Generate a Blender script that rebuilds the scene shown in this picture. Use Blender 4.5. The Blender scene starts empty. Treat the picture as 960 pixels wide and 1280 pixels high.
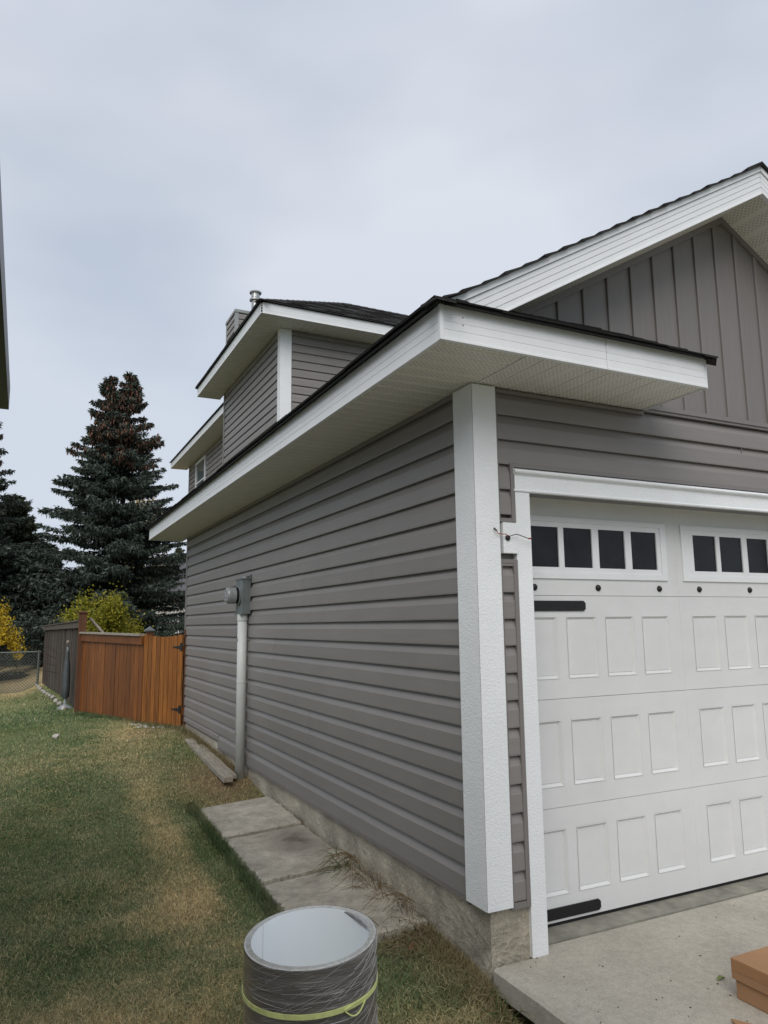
import bpy, bmesh, math, random
import numpy as np
from mathutils import Matrix, Vector, noise as mnoise
random.seed(7); rng = np.random.default_rng(7)
SC = bpy.context.scene; COL = SC.collection
# ------------------------------------------------------------------ camera
F, PITCH, YAW, ROLL = 914.49, 8.7097, 26.1956, -0.6843
CAM = Vector((-1.991, -3.003, 1.4613))
pi_, ya_, ro_ = (math.radians(a) for a in (PITCH, YAW, ROLL))
fw = Vector((math.sin(ya_)*math.cos(pi_), math.cos(ya_)*math.cos(pi_), math.sin(pi_)))
r0 = Vector((math.cos(ya_), -math.sin(ya_), 0)); u0 = r0.cross(fw)
rr = r0*math.cos(ro_) + u0*math.sin(ro_); uu = -r0*math.sin(ro_) + u0*math.cos(ro_)
cd = bpy.data.cameras.new('camera'); cam = bpy.data.objects.new('camera', cd); COL.objects.link(cam)
cam.matrix_world = Matrix(((rr.x, uu.x, -fw.x, CAM.x), (rr.y, uu.y, -fw.y, CAM.y), (rr.z, uu.z, -fw.z, CAM.z), (0, 0, 0, 1)))
cd.sensor_fit = 'VERTICAL'; cd.sensor_height = 36; cd.lens = F/1280*36; cd.clip_start = .05; cd.clip_end = 2000
SC.camera = cam
# ------------------------------------------------------------------ sky, sun, exposure
SUN_AZ, SUN_EL = math.radians(214), math.radians(40)      # azimuth measured from +y clockwise: behind the camera and to the left
W = bpy.data.worlds.new('World'); SC.world = W; W.use_nodes = True
nt = W.node_tree; N = nt.nodes; Lk = nt.links; N.clear()
out = N.new('ShaderNodeOutputWorld'); bgs = N.new('ShaderNodeBackground'); bgc = N.new('ShaderNodeBackground'); mx = N.new('ShaderNodeMixShader')
sky = N.new('ShaderNodeTexSky'); sky.sky_type = 'NISHITA'; sky.sun_disc = False
sky.sun_elevation = SUN_EL; sky.sun_rotation = SUN_AZ; sky.dust_density = 3; sky.air_density = 1.2
bgs.inputs[1].default_value = .1; Lk.new(sky.outputs[0], bgs.inputs[0])
tc = N.new('ShaderNodeTexCoord'); mp = N.new('ShaderNodeMapping'); mp.inputs['Scale'].default_value = (1.0, 1.0, 2.2)
Lk.new(tc.outputs['Generated'], mp.inputs[0])
nz = N.new('ShaderNodeTexNoise'); nz.inputs['Scale'].default_value = 1.5; nz.inputs['Detail'].default_value = 4; nz.inputs['Roughness'].default_value = .42
Lk.new(mp.outputs[0], nz.inputs['Vector'])
cr = N.new('ShaderNodeValToRGB'); cr.color_ramp.elements[0].position = .40; cr.color_ramp.elements[1].position = .61
cr.color_ramp.elements[0].color = (.35, .415, .515, 1); cr.color_ramp.elements[1].color = (.74, .77, .815, 1)
Lk.new(nz.outputs[0], cr.inputs[0])
sx = N.new('ShaderNodeSeparateXYZ'); Lk.new(tc.outputs['Generated'], sx.inputs[0])
mr = N.new('ShaderNodeMapRange'); mr.inputs['From Min'].default_value = .0; mr.inputs['From Max'].default_value = 1.0
Lk.new(sx.outputs['Z'], mr.inputs['Value'])
el = N.new('ShaderNodeValToRGB'); el.color_ramp.elements[0].color = (.38, .45, .57, 1); el.color_ramp.elements[1].color = (.90, .92, .97, 1)
e2 = el.color_ramp.elements.new(.25); e2.color = (.34, .405, .525, 1); e3 = el.color_ramp.elements.new(.60); e3.color = (.53, .56, .63, 1)
Lk.new(mr.outputs[0], el.inputs[0])
mc = N.new('ShaderNodeMix'); mc.data_type = 'RGBA'; mc.inputs[0].default_value = .5
Lk.new(cr.outputs[0], mc.inputs[6]); Lk.new(el.outputs[0], mc.inputs[7])
Lk.new(mc.outputs[2], bgc.inputs[0]); bgc.inputs[1].default_value = .98
mx.inputs[0].default_value = .95; Lk.new(bgs.outputs[0], mx.inputs[1]); Lk.new(bgc.outputs[0], mx.inputs[2]); Lk.new(mx.outputs[0], out.inputs[0])
sl = bpy.data.lights.new('sun', 'SUN'); sl.energy = 1.5; sl.angle = math.radians(45); sl.color = (1, .955, .89)
so = bpy.data.objects.new('sun', sl); COL.objects.link(so)
sd = Vector((math.sin(SUN_AZ)*math.cos(SUN_EL), math.cos(SUN_AZ)*math.cos(SUN_EL), math.sin(SUN_EL)))
so.rotation_euler = sd.to_track_quat('Z', 'Y').to_euler(); so.location = (0, 0, 30)
SC.view_settings.view_transform = 'Standard'; SC.view_settings.look = 'None'; SC.view_settings.exposure = .30; SC.view_settings.gamma = 1
SC.view_settings.use_curve_mapping = False
SC.cycles.max_bounces = 9; SC.cycles.diffuse_bounces = 6; SC.cycles.use_denoising = True
# ------------------------------------------------------------------ materials
def mat(name, col, rough=.6, var=.12, scale=8, bump=0., bscale=60., col2=None, metal=0., spec=.4, stretch=(1, 1, 1), detail=6, coat=0., rand=0., bdist=.004):
    m = bpy.data.materials.new(name); m.use_nodes = True; t = m.node_tree; b = t.nodes['Principled BSDF']
    b.inputs['Roughness'].default_value = rough; b.inputs['Metallic'].default_value = metal
    b.inputs['Specular IOR Level'].default_value = spec; b.inputs['Coat Weight'].default_value = coat
    tc = t.nodes.new('ShaderNodeTexCoord'); mp = t.nodes.new('ShaderNodeMapping'); mp.inputs['Scale'].default_value = stretch
    t.links.new(tc.outputs['Object'], mp.inputs[0])
    n = t.nodes.new('ShaderNodeTexNoise'); n.inputs['Scale'].default_value = scale; n.inputs['Detail'].default_value = detail; n.inputs['Roughness'].default_value = .6
    t.links.new(mp.outputs[0], n.inputs['Vector'])
    r = t.nodes.new('ShaderNodeValToRGB'); r.color_ramp.elements[0].position = .3; r.color_ramp.elements[1].position = .7
    a = col2 if col2 else tuple(c*(1-var) for c in col); bb = col if col2 else tuple(min(1, c*(1+var)) for c in col)
    r.color_ramp.elements[0].color = (*a, 1); r.color_ramp.elements[1].color = (*bb, 1)
    t.links.new(n.outputs[0], r.inputs[0]); last = r.outputs[0]
    if rand:
        oi = t.nodes.new('ShaderNodeObjectInfo'); hs = t.nodes.new('ShaderNodeHueSaturation'); m1 = t.nodes.new('ShaderNodeMapRange')
        m1.inputs['To Min'].default_value = 1-rand; m1.inputs['To Max'].default_value = 1+rand
        t.links.new(oi.outputs['Random'], m1.inputs['Value']); t.links.new(m1.outputs[0], hs.inputs['Value']); t.links.new(last, hs.inputs['Color']); last = hs.outputs[0]
    t.links.new(last, b.inputs['Base Color'])
    if bump:
        n2 = t.nodes.new('ShaderNodeTexNoise'); n2.inputs['Scale'].default_value = bscale; n2.inputs['Detail'].default_value = 4
        t.links.new(mp.outputs[0], n2.inputs['Vector']); bp = t.nodes.new('ShaderNodeBump'); bp.inputs['Strength'].default_value = bump; bp.inputs['Distance'].default_value = bdist
        t.links.new(n2.outputs[0], bp.inputs['Height']); t.links.new(bp.outputs[0], b.inputs['Normal'])
    return m
M = {}
M['siding'] = mat('siding_vinyl', (.235, .219, .206), .45, .04, 3, .12, 40, stretch=(1, 1, 14), rand=.035, bdist=.002)
M['gable'] = mat('gable_vinyl', (.205, .190, .182), .5, .04, 3, .12, 40, stretch=(14, 1, 1), rand=.03, bdist=.002)
M['channel'] = mat('channel_vinyl', (.20, .185, .177), .45, .03)
M['trim'] = mat('white_rough_trim', (.83, .85, .86), .55, .03, 5, .55, 85, stretch=(1, 1, 1.5), bdist=.006)
M['fascia'] = mat('white_fascia', (.80, .815, .825), .42, .03, 6, .12, 50, bdist=.001)
M['door'] = mat('door_paint', (.70, .705, .70), .42, .025, 2, .35, 70, stretch=(.35, 1, 2.6), bdist=.0012)
M['concrete'] = mat('driveway_concrete', (.47, .435, .365), .85, .1, 3, .6, 120, col2=(.35, .325, .275), detail=12, bdist=.003)
M['foundation'] = mat('foundation_concrete', (.54, .49, .39), .9, .1, 4.5, .8, 30, col2=(.33, .295, .235), detail=12, bdist=.012)
M['slab'] = mat('slab_concrete', (.56, .515, .425), .9, .1, 4.5, .8, 70, col2=(.33, .30, .245), detail=10, bdist=.004)
M['black'] = mat('black_iron', (.012, .012, .013), .42, .1)
M['shingle'] = mat('asphalt_shingle', (.085, .082, .08), .95, .3, 9, .8, 120, col2=(.022, .022, .024), stretch=(1, 1, 1), bdist=.006)
M['shingle_edge'] = mat('shingle_edge', (.022, .021, .021), .9, .3, 20, .6, 90)
M['glass'] = mat('dark_glass', (.016, .018, .022), .22, .6, 6, col2=(.006, .007, .010), spec=.25)
M['winglass'] = mat('window_glass', (.10, .12, .13), .08, .2, 2, spec=.8)
M['metal'] = mat('meter_metal', (.17, .195, .195), .55, .2, 9, .1, 40, metal=.2)
M['conduit'] = mat('conduit_pvc', (.60, .62, .60), .4, .08, 5, stretch=(1, 1, .4))
M['dial'] = mat('meter_glass', (.26, .28, .28), .2, .15, 12, spec=.6)
M['galv'] = mat('galvanised', (.42, .43, .42), .35, .2, 6, metal=.7)
M['flash'] = mat('cap_flashing', (.30, .31, .31), .5, .1, 6)
M['cedar'] = mat('stained_cedar', (.36, .135, .022), .62, .1, 5, .4, 30, col2=(.13, .042, .008), stretch=(9, 9, .6), rand=.25)
M['oldwood'] = mat('weathered_wood', (.115, .092, .075), .85, .1, 5, .5, 40, col2=(.045, .036, .030), stretch=(9, 9, .6), rand=.3)
M['cedar_dark'] = mat('stained_cedar_darker', (.26, .090, .016), .62, .1, 5, .4, 30, col2=(.10, .030, .006), stretch=(9, 9, .6), rand=.25)
M['postwood'] = mat('post_wood', (.15, .062, .028), .75, .1, 5, .4, 30, col2=(.07, .028, .013), stretch=(9, 9, .6))
M['plank'] = mat('plank_wood', (.42, .38, .31), .85, .1, 6, .5, 30, col2=(.20, .175, .14), stretch=(9, .8, 9))
M['stone'] = mat('stone', (.40, .38, .34), .85, .2, 9, .6, 30, rand=.2)
M['soil'] = mat('soil', (.13, .10, .065), .95, .2, 9, .8, 60)
M['coilin'] = mat('coil_white', (.90, .93, .94), .28, .01, 2, spec=.7)
M['coilrim'] = mat('coil_rim', (.52, .52, .50), .45, .2, 60)
M['carton'] = mat('cardboard', (.40, .225, .115), .8, .1, 4, .2, 60, col2=(.33, .18, .09))
M['lime'] = mat('yellow_strap', (.70, .74, .30), .5, .15, 30)
M['red'] = mat('red_wire', (.35, .05, .02), .5)
M['trunk'] = mat('bark', (.07, .052, .04), .95, .25, 8, .9, 40)
M['parasol'] = mat('parasol_cloth', (.085, .095, .10), .7, .2, 6, .3, 30)
M['pole'] = mat('pole_metal', (.25, .28, .29), .45, .1)
M['plaster'] = mat('neighbour_wall', (.72, .71, .68), .8, .05)
M['gutter'] = mat('dark_gutter', (.012, .014, .018), .35, .1)
M['chain'] = mat('chain_link_metal', (.13, .15, .14), .5, .1, metal=.5)
M['weed'] = mat('dry_weed', (.20, .15, .085), .8, .2)
M['weedgreen'] = mat('green_weed', (.10, .13, .045), .7, .2)
M['deadleaf'] = mat('dead_leaf', (.27, .10, .045), .7, .2, 40)
M['greenleaf'] = mat('green_leaf', (.20, .24, .08), .5, .2, 60)
def speckle(m, scale, lo, hi, big=None):
    t = m.node_tree; b = t.nodes['Principled BSDF']; src = b.inputs['Base Color'].links[0].from_socket
    tc = t.nodes.new('ShaderNodeTexCoord'); last = src
    for sc_, a_, z_ in [(scale, lo, hi)]+([big] if big else []):
        n = t.nodes.new('ShaderNodeTexNoise'); n.inputs['Scale'].default_value = sc_; n.inputs['Detail'].default_value = 3; n.inputs['Roughness'].default_value = .7; t.links.new(tc.outputs['Object'], n.inputs['Vector'])
        mr = t.nodes.new('ShaderNodeMapRange'); mr.inputs['From Min'].default_value = .32; mr.inputs['From Max'].default_value = .68; mr.inputs['To Min'].default_value = a_; mr.inputs['To Max'].default_value = z_; t.links.new(n.outputs[0], mr.inputs['Value'])
        h = t.nodes.new('ShaderNodeHueSaturation'); t.links.new(mr.outputs[0], h.inputs['Value']); t.links.new(last, h.inputs['Color']); last = h.outputs[0]
    t.links.new(last, b.inputs['Base Color'])
speckle(M['concrete'], 160, .82, 1.18, (26, .90, 1.08)); speckle(M['slab'], 150, .78, 1.2, (14, .82, 1.12)); speckle(M['foundation'], 90, .80, 1.18, (2.2, .80, 1.15))
def pits(m, scale, dist, lo=.42, hi=.6):
    t = m.node_tree; b = t.nodes['Principled BSDF']; tc = t.nodes.new('ShaderNodeTexCoord'); n = t.nodes.new('ShaderNodeTexNoise'); n.inputs['Scale'].default_value = scale; n.inputs['Detail'].default_value = 7; n.inputs['Roughness'].default_value = .65
    t.links.new(tc.outputs['Object'], n.inputs['Vector']); mr = t.nodes.new('ShaderNodeMapRange'); mr.inputs['From Min'].default_value = lo; mr.inputs['From Max'].default_value = hi; t.links.new(n.outputs[0], mr.inputs['Value'])
    bp = t.nodes.new('ShaderNodeBump'); bp.inputs['Distance'].default_value = dist; old = b.inputs['Normal'].links[0].from_socket; t.links.new(old, bp.inputs['Normal']); t.links.new(mr.outputs[0], bp.inputs['Height']); t.links.new(bp.outputs[0], b.inputs['Normal'])
pits(M['foundation'], 16, .005); pits(M['slab'], 24, .003)
speckle(M['door'], 1.6, .97, 1.03, (9, .985, 1.015)); speckle(M['siding'], .9, .95, 1.05)
def soffit_mat(name, axis):
    m = mat(name, (.80, .775, .72), .5, .03, 4); t = m.node_tree; b = t.nodes['Principled BSDF']
    tc = t.nodes.new('ShaderNodeTexCoord'); s = t.nodes.new('ShaderNodeSeparateXYZ'); t.links.new(tc.outputs['Object'], s.inputs[0])
    def mth(op, a, v=None, c=None):
        n = t.nodes.new('ShaderNodeMath'); n.operation = op; t.links.new(a, n.inputs[0])
        if isinstance(v, (int, float)): n.inputs[1].default_value = v
        elif v is not None: t.links.new(v, n.inputs[1])
        return n.outputs[0]
    A, B = (s.outputs['X'], s.outputs['Y']) if axis == 'x' else (s.outputs['Y'], s.outputs['X'])   # A runs along the ribs, B across them
    row = mth('FLOOR', mth('MULTIPLY', B, 1/.0127))
    sh = mth('MULTIPLY', row, .0145)
    fa = mth('FRACT', mth('MULTIPLY', mth('ADD', A, sh), 1/.029)); fb = mth('FRACT', mth('MULTIPLY', B, 1/.0127))
    slot = mth('MULTIPLY', mth('LESS_THAN', fa, .62), mth('LESS_THAN', fb, .36))
    # the middle of each 0.1 m bay is punched, its edges plain
    fc = mth('FRACT', mth('MULTIPLY', B, 1/.1016)); band = mth('MULTIPLY', mth('GREATER_THAN', fc, .14), mth('LESS_THAN', fc, .88))
    k = mth('MULTIPLY', slot, band); k = mth('MULTIPLY', k, .55)
    mixn = t.nodes.new('ShaderNodeMix'); mixn.data_type = 'RGBA'
    src = b.inputs['Base Color'].links[0].from_socket; t.links.new(k, mixn.inputs[0]); t.links.new(src, mixn.inputs[6]); mixn.inputs[7].default_value = (.03, .03, .028, 1)
    t.links.new(mixn.outputs[2], b.inputs['Base Color']); return m
M['soffit_x'] = soffit_mat('soffit_side', 'x'); M['soffit_y'] = soffit_mat('soffit_front', 'y')
def film_mat():
    m = mat('stretch_wrapped_metal', (.20, .175, .16), .22, .1, 3, .9, 22, col2=(.075, .068, .064), stretch=(1, 1, 7), bdist=.004, coat=.7, spec=.8)
    t = m.node_tree; b = t.nodes['Principled BSDF']; tc = t.nodes.new('ShaderNodeTexCoord'); mp = t.nodes.new('ShaderNodeMapping')
    mp.inputs['Scale'].default_value = (1.5, 1.5, 46); mp.inputs['Rotation'].default_value = (.22, .12, 0); t.links.new(tc.outputs['Object'], mp.inputs[0])
    n = t.nodes.new('ShaderNodeTexNoise'); n.inputs['Scale'].default_value = 2.2; n.inputs['Detail'].default_value = 7; n.inputs['Roughness'].default_value = .72; n.inputs['Distortion'].default_value = .6
    t.links.new(mp.outputs[0], n.inputs['Vector']); r = t.nodes.new('ShaderNodeValToRGB'); r.color_ramp.elements[0].position = .55; r.color_ramp.elements[1].position = .67
    r.color_ramp.elements[1].color = (.75, .75, .75, 1); t.links.new(n.outputs[0], r.inputs[0])
    mixn = t.nodes.new('ShaderNodeMix'); mixn.data_type = 'RGBA'; src = b.inputs['Base Color'].links[0].from_socket
    t.links.new(r.outputs[0], mixn.inputs[0]); t.links.new(src, mixn.inputs[6]); mixn.inputs[7].default_value = (.62, .62, .60, 1); t.links.new(mixn.outputs[2], b.inputs['Base Color'])
    return m
M['film'] = film_mat()
def leafmat(name, cols, rough=.7, trans=.15):
    """colour chosen per leaf (random per island) from a ramp"""
    m = bpy.data.materials.new(name); m.use_nodes = True; t = m.node_tree; b = t.nodes['Principled BSDF']; b.inputs['Roughness'].default_value = rough
    b.inputs['Specular IOR Level'].default_value = .2
    g = t.nodes.new('ShaderNodeNewGeometry'); r = t.nodes.new('ShaderNodeValToRGB'); r.color_ramp.interpolation = 'LINEAR'
    while len(r.color_ramp.elements) < len(cols): r.color_ramp.elements.new(.5)
    for i, c in enumerate(cols): r.color_ramp.elements[i].position = i/(len(cols)-1); r.color_ramp.elements[i].color = (*c, 1)
    t.links.new(g.outputs['Random Per Island'], r.inputs[0]); t.links.new(r.outputs[0], b.inputs['Base Color'])
    if trans:
        tr = t.nodes.new('ShaderNodeBsdfTranslucent'); t.links.new(r.outputs[0], tr.inputs[0]); ms = t.nodes.new('ShaderNodeMixShader'); ms.inputs[0].default_value = trans
        o = t.nodes['Material Output']; t.links.new(b.outputs[0], ms.inputs[1]); t.links.new(tr.outputs[0], ms.inputs[2]); t.links.new(ms.outputs[0], o.inputs[0])
    return m
M['spruce'] = leafmat('spruce_needles', [(.024, .036, .028), (.058, .080, .062), (.14, .165, .145)], .8, 0)
M['spruce2'] = leafmat('olive_needles', [(.034, .046, .028), (.07, .085, .05), (.12, .13, .08)], .8, 0)
M['cones'] = leafmat('brown_cones', [(.07, .038, .028), (.15, .078, .055), (.23, .13, .09)], .8, 0)
M['bush'] = leafmat('bush_leaves', [(.13, .15, .022), (.28, .28, .032), (.44, .37, .04)], .6, .25)
M['gold'] = leafmat('gold_leaves', [(.30, .22, .03), (.55, .40, .03), (.62, .44, .05)], .6, .25)
M['larch'] = leafmat('pale_gold_leaves', [(.30, .24, .12), (.52, .40, .18), (.62, .50, .26)], .6, .3)
M['shrubgreen'] = leafmat('shrub_leaves', [(.03, .045, .02), (.06, .085, .035), (.10, .12, .06)], .6, .1)
def attrmat(name, rough=.85):
    m = bpy.data.materials.new(name); m.use_nodes = True; t = m.node_tree; b = t.nodes['Principled BSDF']; b.inputs['Roughness'].default_value = rough; b.inputs['Specular IOR Level'].default_value = .15
    a = t.nodes.new('ShaderNodeAttribute'); a.attribute_name = 'tint'; t.links.new(a.outputs['Color'], b.inputs['Base Color']); return m
M['blade'] = attrmat('grass_blade'); M['turf'] = attrmat('turf_sheet', .95)
_t = M['turf'].node_tree; _n = _t.nodes.new('ShaderNodeTexNoise'); _n.inputs['Scale'].default_value = 90; _n.inputs['Detail'].default_value = 5
_b = _t.nodes.new('ShaderNodeBump'); _b.inputs['Strength'].default_value = .8; _b.inputs['Distance'].default_value = .02; _c = _t.nodes.new('ShaderNodeTexCoord')
_t.links.new(_c.outputs['Object'], _n.inputs['Vector']); _t.links.new(_n.outputs[0], _b.inputs['Height']); _t.links.new(_b.outputs[0], _t.nodes['Principled BSDF'].inputs['Normal'])
# ------------------------------------------------------------------ mesh helpers
class MB:
    def __init__(s): s.v = []; s.f = []
    def add(s, vs, fs):
        n = len(s.v); s.v += [tuple(v) for v in vs]; s.f += [tuple(i+n for i in f) for f in fs]; return s
    def box(s, x0, x1, y0, y1, z0, z1):
        return s.add([(x0,y0,z0),(x1,y0,z0),(x1,y1,z0),(x0,y1,z0),(x0,y0,z1),(x1,y0,z1),(x1,y1,z1),(x0,y1,z1)],
                     [(0,3,2,1),(4,5,6,7),(0,1,5,4),(1,2,6,5),(2,3,7,6),(3,0,4,7)])
    def extrude(s, prof, A, B):
        """prof: list of points A-end (3D), same list shifted by vector B; open or closed handled as closed"""
        n = len(prof); P = [Vector(p)+Vector(A) for p in prof]; Q = [Vector(p)+Vector(B) for p in prof]
        return s.add(P+Q, [(i, (i+1) % n, (i+1) % n+n, i+n) for i in range(n)]+[tuple(reversed(range(n))), tuple(range(n, 2*n))])
    def slab(s, pts, th):
        """polygon pts given a thickness downwards"""
        n = len(pts); lo = [(p[0], p[1], p[2]-th) for p in pts]
        return s.add(list(pts)+lo, [tuple(range(n)), tuple(reversed(range(n, 2*n)))]+[(i, i+n, (i+1) % n+n, (i+1) % n) for i in range(n)])
    def tube(s, path, r, n=8, cap=True):
        path = [Vector(p) for p in path]; rs = r if isinstance(r, (list, tuple)) else [r]*len(path); base = len(s.v); up = None
        for i, p in enumerate(path):
            d = (path[min(i+1, len(path)-1)]-path[max(i-1, 0)]).normalized()
            if up is None: up = Vector((0, 0, 1)) if abs(d.z) < .9 else Vector((1, 0, 0))
            a = d.cross(up).normalized(); b = d.cross(a).normalized(); up = b.cross(d) if False else up
            for k in range(n):
                q = 2*math.pi*k/n; s.v.append(tuple(p+(a*math.cos(q)+b*math.sin(q))*rs[i]))
        for i in range(len(path)-1):
            for k in range(n): s.f.append((base+i*n+k, base+i*n+(k+1) % n, base+(i+1)*n+(k+1) % n, base+(i+1)*n+k))
        if cap: s.f.append(tuple(base+k for k in reversed(range(n)))); s.f.append(tuple(base+(len(path)-1)*n+k for k in range(n)))
        return s
    def lathe(s, c, prof, n=24, axis='z'):
        base = len(s.v); c = Vector(c)
        for (r, h) in prof:
            for k in range(n):
                q = 2*math.pi*k/n; a, b = r*math.cos(q), r*math.sin(q)
                s.v.append(tuple(c+(Vector((a, b, h)) if axis == 'z' else Vector((h, a, b)) if axis == 'x' else Vector((a, h, b)))))
        for i in range(len(prof)-1):
            for k in range(n): s.f.append((base+i*n+k, base+i*n+(k+1) % n, base+(i+1)*n+(k+1) % n, base+(i+1)*n+k))
        return s
    def build(s, name, m, parent=None, smooth=False, bevel=0, kind=None, label=None):
        me = bpy.data.meshes.new(name); o = bpy.data.objects.new(name, me)
        w = wloc(parent) if parent else Vector((0, 0, 0))
        me.from_pydata([(v[0]-w.x, v[1]-w.y, v[2]-w.z) for v in s.v], [], s.f); 
        bm = bmesh.new(); bm.from_mesh(me); bmesh.ops.recalc_face_normals(bm, faces=bm.faces)
        if bevel: bmesh.ops.bevel(bm, geom=[e for e in bm.edges if e.is_manifold and e.calc_face_angle(0) > .6], offset=bevel, segments=2, affect='EDGES', profile=.6)
        bm.to_mesh(me); bm.free()
        me.materials.append(m); COL.objects.link(o)
        if smooth: me.polygons.foreach_set('use_smooth', [True]*len(me.polygons))
        if parent: o.parent = parent
        if kind: o['kind'] = kind
        if label: o['label'] = label
        return o
def wloc(o):
    v = Vector((0, 0, 0))
    while o: v = v+o.location; o = o.parent
    return v
def thing(name, label, cat, loc=(0, 0, 0), group=None):
    o = bpy.data.objects.new(name, None); COL.objects.link(o); o.location = loc; o.empty_display_size = .1
    o['label'] = label; o['category'] = cat
    if group: o['group'] = group
    return o
def tag(o, label, cat, group=None):
    o['label'] = label; o['category'] = cat
    if group: o['group'] = group
    return o
# ------------------------------------------------------------------ ground
YK = [-30, -10, -.5, 0, .5, 1, 1.6, 2.1, 3.35, 4, 5, 7, 12, 20, 30, 60, 900]
ZK = [-.3, -.24, -.215, -.17, -.13, -.12, -.085, -.06, -.018, .05, .093, .15, .13, .06, .42, .45, .3]
def gh(x, y):
    x = np.asarray(x, float); y = np.asarray(y, float)
    z = np.interp(y, YK, ZK) - .06*np.clip(-x-.3, 0, 2.5)
    k = np.clip((y-11)/6, 0, 1)*np.clip((-1.2-x)/.7, 0, 1); z = z-.26*k*(1-np.clip((y-24.5)/4, 0, 1))
    # low ground next to the driveway edge
    z = z-.085*np.clip(-y/.25, 0, 1)*np.clip((x+.30)/.28, 0, 1)
    return z+.008*np.sin(x*3.1+y*1.3)*np.sin(y*2.3-x)
def sstep(a, b, x): t = np.clip((x-a)/(b-a), 0, 1); return t*t*(3-2*t)
_gt = rng.random((64, 64))
def vn(x, y, s):
    x = np.asarray(x)*s+50; y = np.asarray(y)*s+50; xi = np.floor(x).astype(int); yi = np.floor(y).astype(int); fx = x-xi; fy = y-yi
    fx = fx*fx*(3-2*fx); fy = fy*fy*(3-2*fy); g = lambda a, b: _gt[a % 64, b % 64]
    return (g(xi, yi)*(1-fx)+g(xi+1, yi)*fx)*(1-fy)+(g(xi, yi+1)*(1-fx)+g(xi+1, yi+1)*fx)*fy
def fbm(x, y, s): return (vn(x, y, s)*.5+vn(x, y, s*2.1)*.28+vn(x, y, s*4.7)*.22)
def blob(x, y, cx, cy, rx, ry, rot=0):
    c, s_ = math.cos(rot), math.sin(rot); dx = x-cx; dy = y-cy
    return np.exp(-(((c*dx+s_*dy)/rx)**2+((-s_*dx+c*dy)/ry)**2))
def dryness(x, y):
    """0 = green, 1 = straw; 2nd value = bare soil"""
    d = .17+.5*(fbm(x, y, 1.6)-.5)+.6*(fbm(x+9, y, 9.)-.5)+.12*sstep(2.5, -.5, y)
    d = d+.75*blob(x, y, -1.05, 1.55, .22, .38)+.38*blob(x, y, -.95, 2.6, .2, .9)+.28*blob(x, y, -.9, 4.4, .20, 1.4)
    d = d+.5*blob(x, y, -.75, 7.1, .35, 1.3)+.45*blob(x, y, -1.5, .3, .5, .35)+.5*blob(x, y, -.5, -.3, .4, .35)+.3*blob(x, y, -1.9, .7, .5, .5)
    d = d-.7*blob(x, y, -.74, 2.2, .10, 1.3)-.35*blob(x, y, -1.22, 3.3, .13, 1.1)-.12*blob(x, y, -1.7, 3., .45, 2.5)-.5*blob(x, y, -1.5, 9.5, 1.0, 2.2)-.3*blob(x, y, -.35, .25, .2, .3)
    d = d+.9*sstep(17., 21., y)
    soil = .9*blob(x, y, -.3, 4.0, .33, .8)+.8*blob(x, y, -.05, 5.6, .12, 1.6)+.5*blob(x, y, -.45, 7.0, .3, .5)+.5*blob(x, y, -.05, .2, .12, .6)
    return np.clip(d, 0, 1), np.clip(soil, 0, 1)
def tint(x, y, lighten=1.0, jit=None):
    d, s_ = dryness(x, y); n = len(x)
    if jit is not None: d = np.clip(d+jit, 0, 1)
    green = np.array([.062, .108, .038]); green2 = np.array([.125, .165, .080]); straw = np.array([.46, .36, .20]); soil = np.array([.27, .18, .105])
    k = vn(x, y, 3.)[:, None]; g = green*(1-k)+green2*k
    c = g*(1-d[:, None])+straw*d[:, None]; c = c*(1-.75*s_[:, None])+soil*.75*s_[:, None]
    return np.clip(c*lighten, 0, 1)
def add_tint(me, cols):
    a = me.attributes.new('tint', 'FLOAT_COLOR', 'POINT'); c = np.ones((len(me.vertices), 4), np.float32); c[:, :3] = cols; a.data.foreach_set('color', c.ravel())
xs = np.concatenate([[-600, -200, -80, -40, -20, -12], np.arange(-8, -3, .4), np.arange(-3, .5, .07), np.arange(.5, 4, .5), [6, 12, 25, 60, 200, 600]])
ys = np.concatenate([[-300, -60, -20, -8, -4], np.arange(-3, 8, .08), np.arange(8, 20, .3), np.arange(20, 40, 2), [45, 60, 90, 150, 300, 900]])
X, Yg = np.meshgrid(xs, ys); Zg = gh(X, Yg); nx, ny = len(xs), len(ys)
vv = np.stack([X.ravel(), Yg.ravel(), Zg.ravel()], 1); idx = np.arange(nx*ny).reshape(ny, nx)
fc = np.stack([idx[:-1, :-1].ravel(), idx[:-1, 1:].ravel(), idx[1:, 1:].ravel(), idx[1:, :-1].ravel()], 1)
me = bpy.data.meshes.new('lawn'); me.from_pydata(vv.tolist(), [], fc.tolist()); add_tint(me, tint(vv[:, 0], vv[:, 1], .80)); me.materials.append(M['turf'])
lawn = bpy.data.objects.new('lawn', me); COL.objects.link(lawn); lawn['kind'] = 'structure'; me.polygons.foreach_set('use_smooth', [True]*len(me.polygons))
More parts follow.
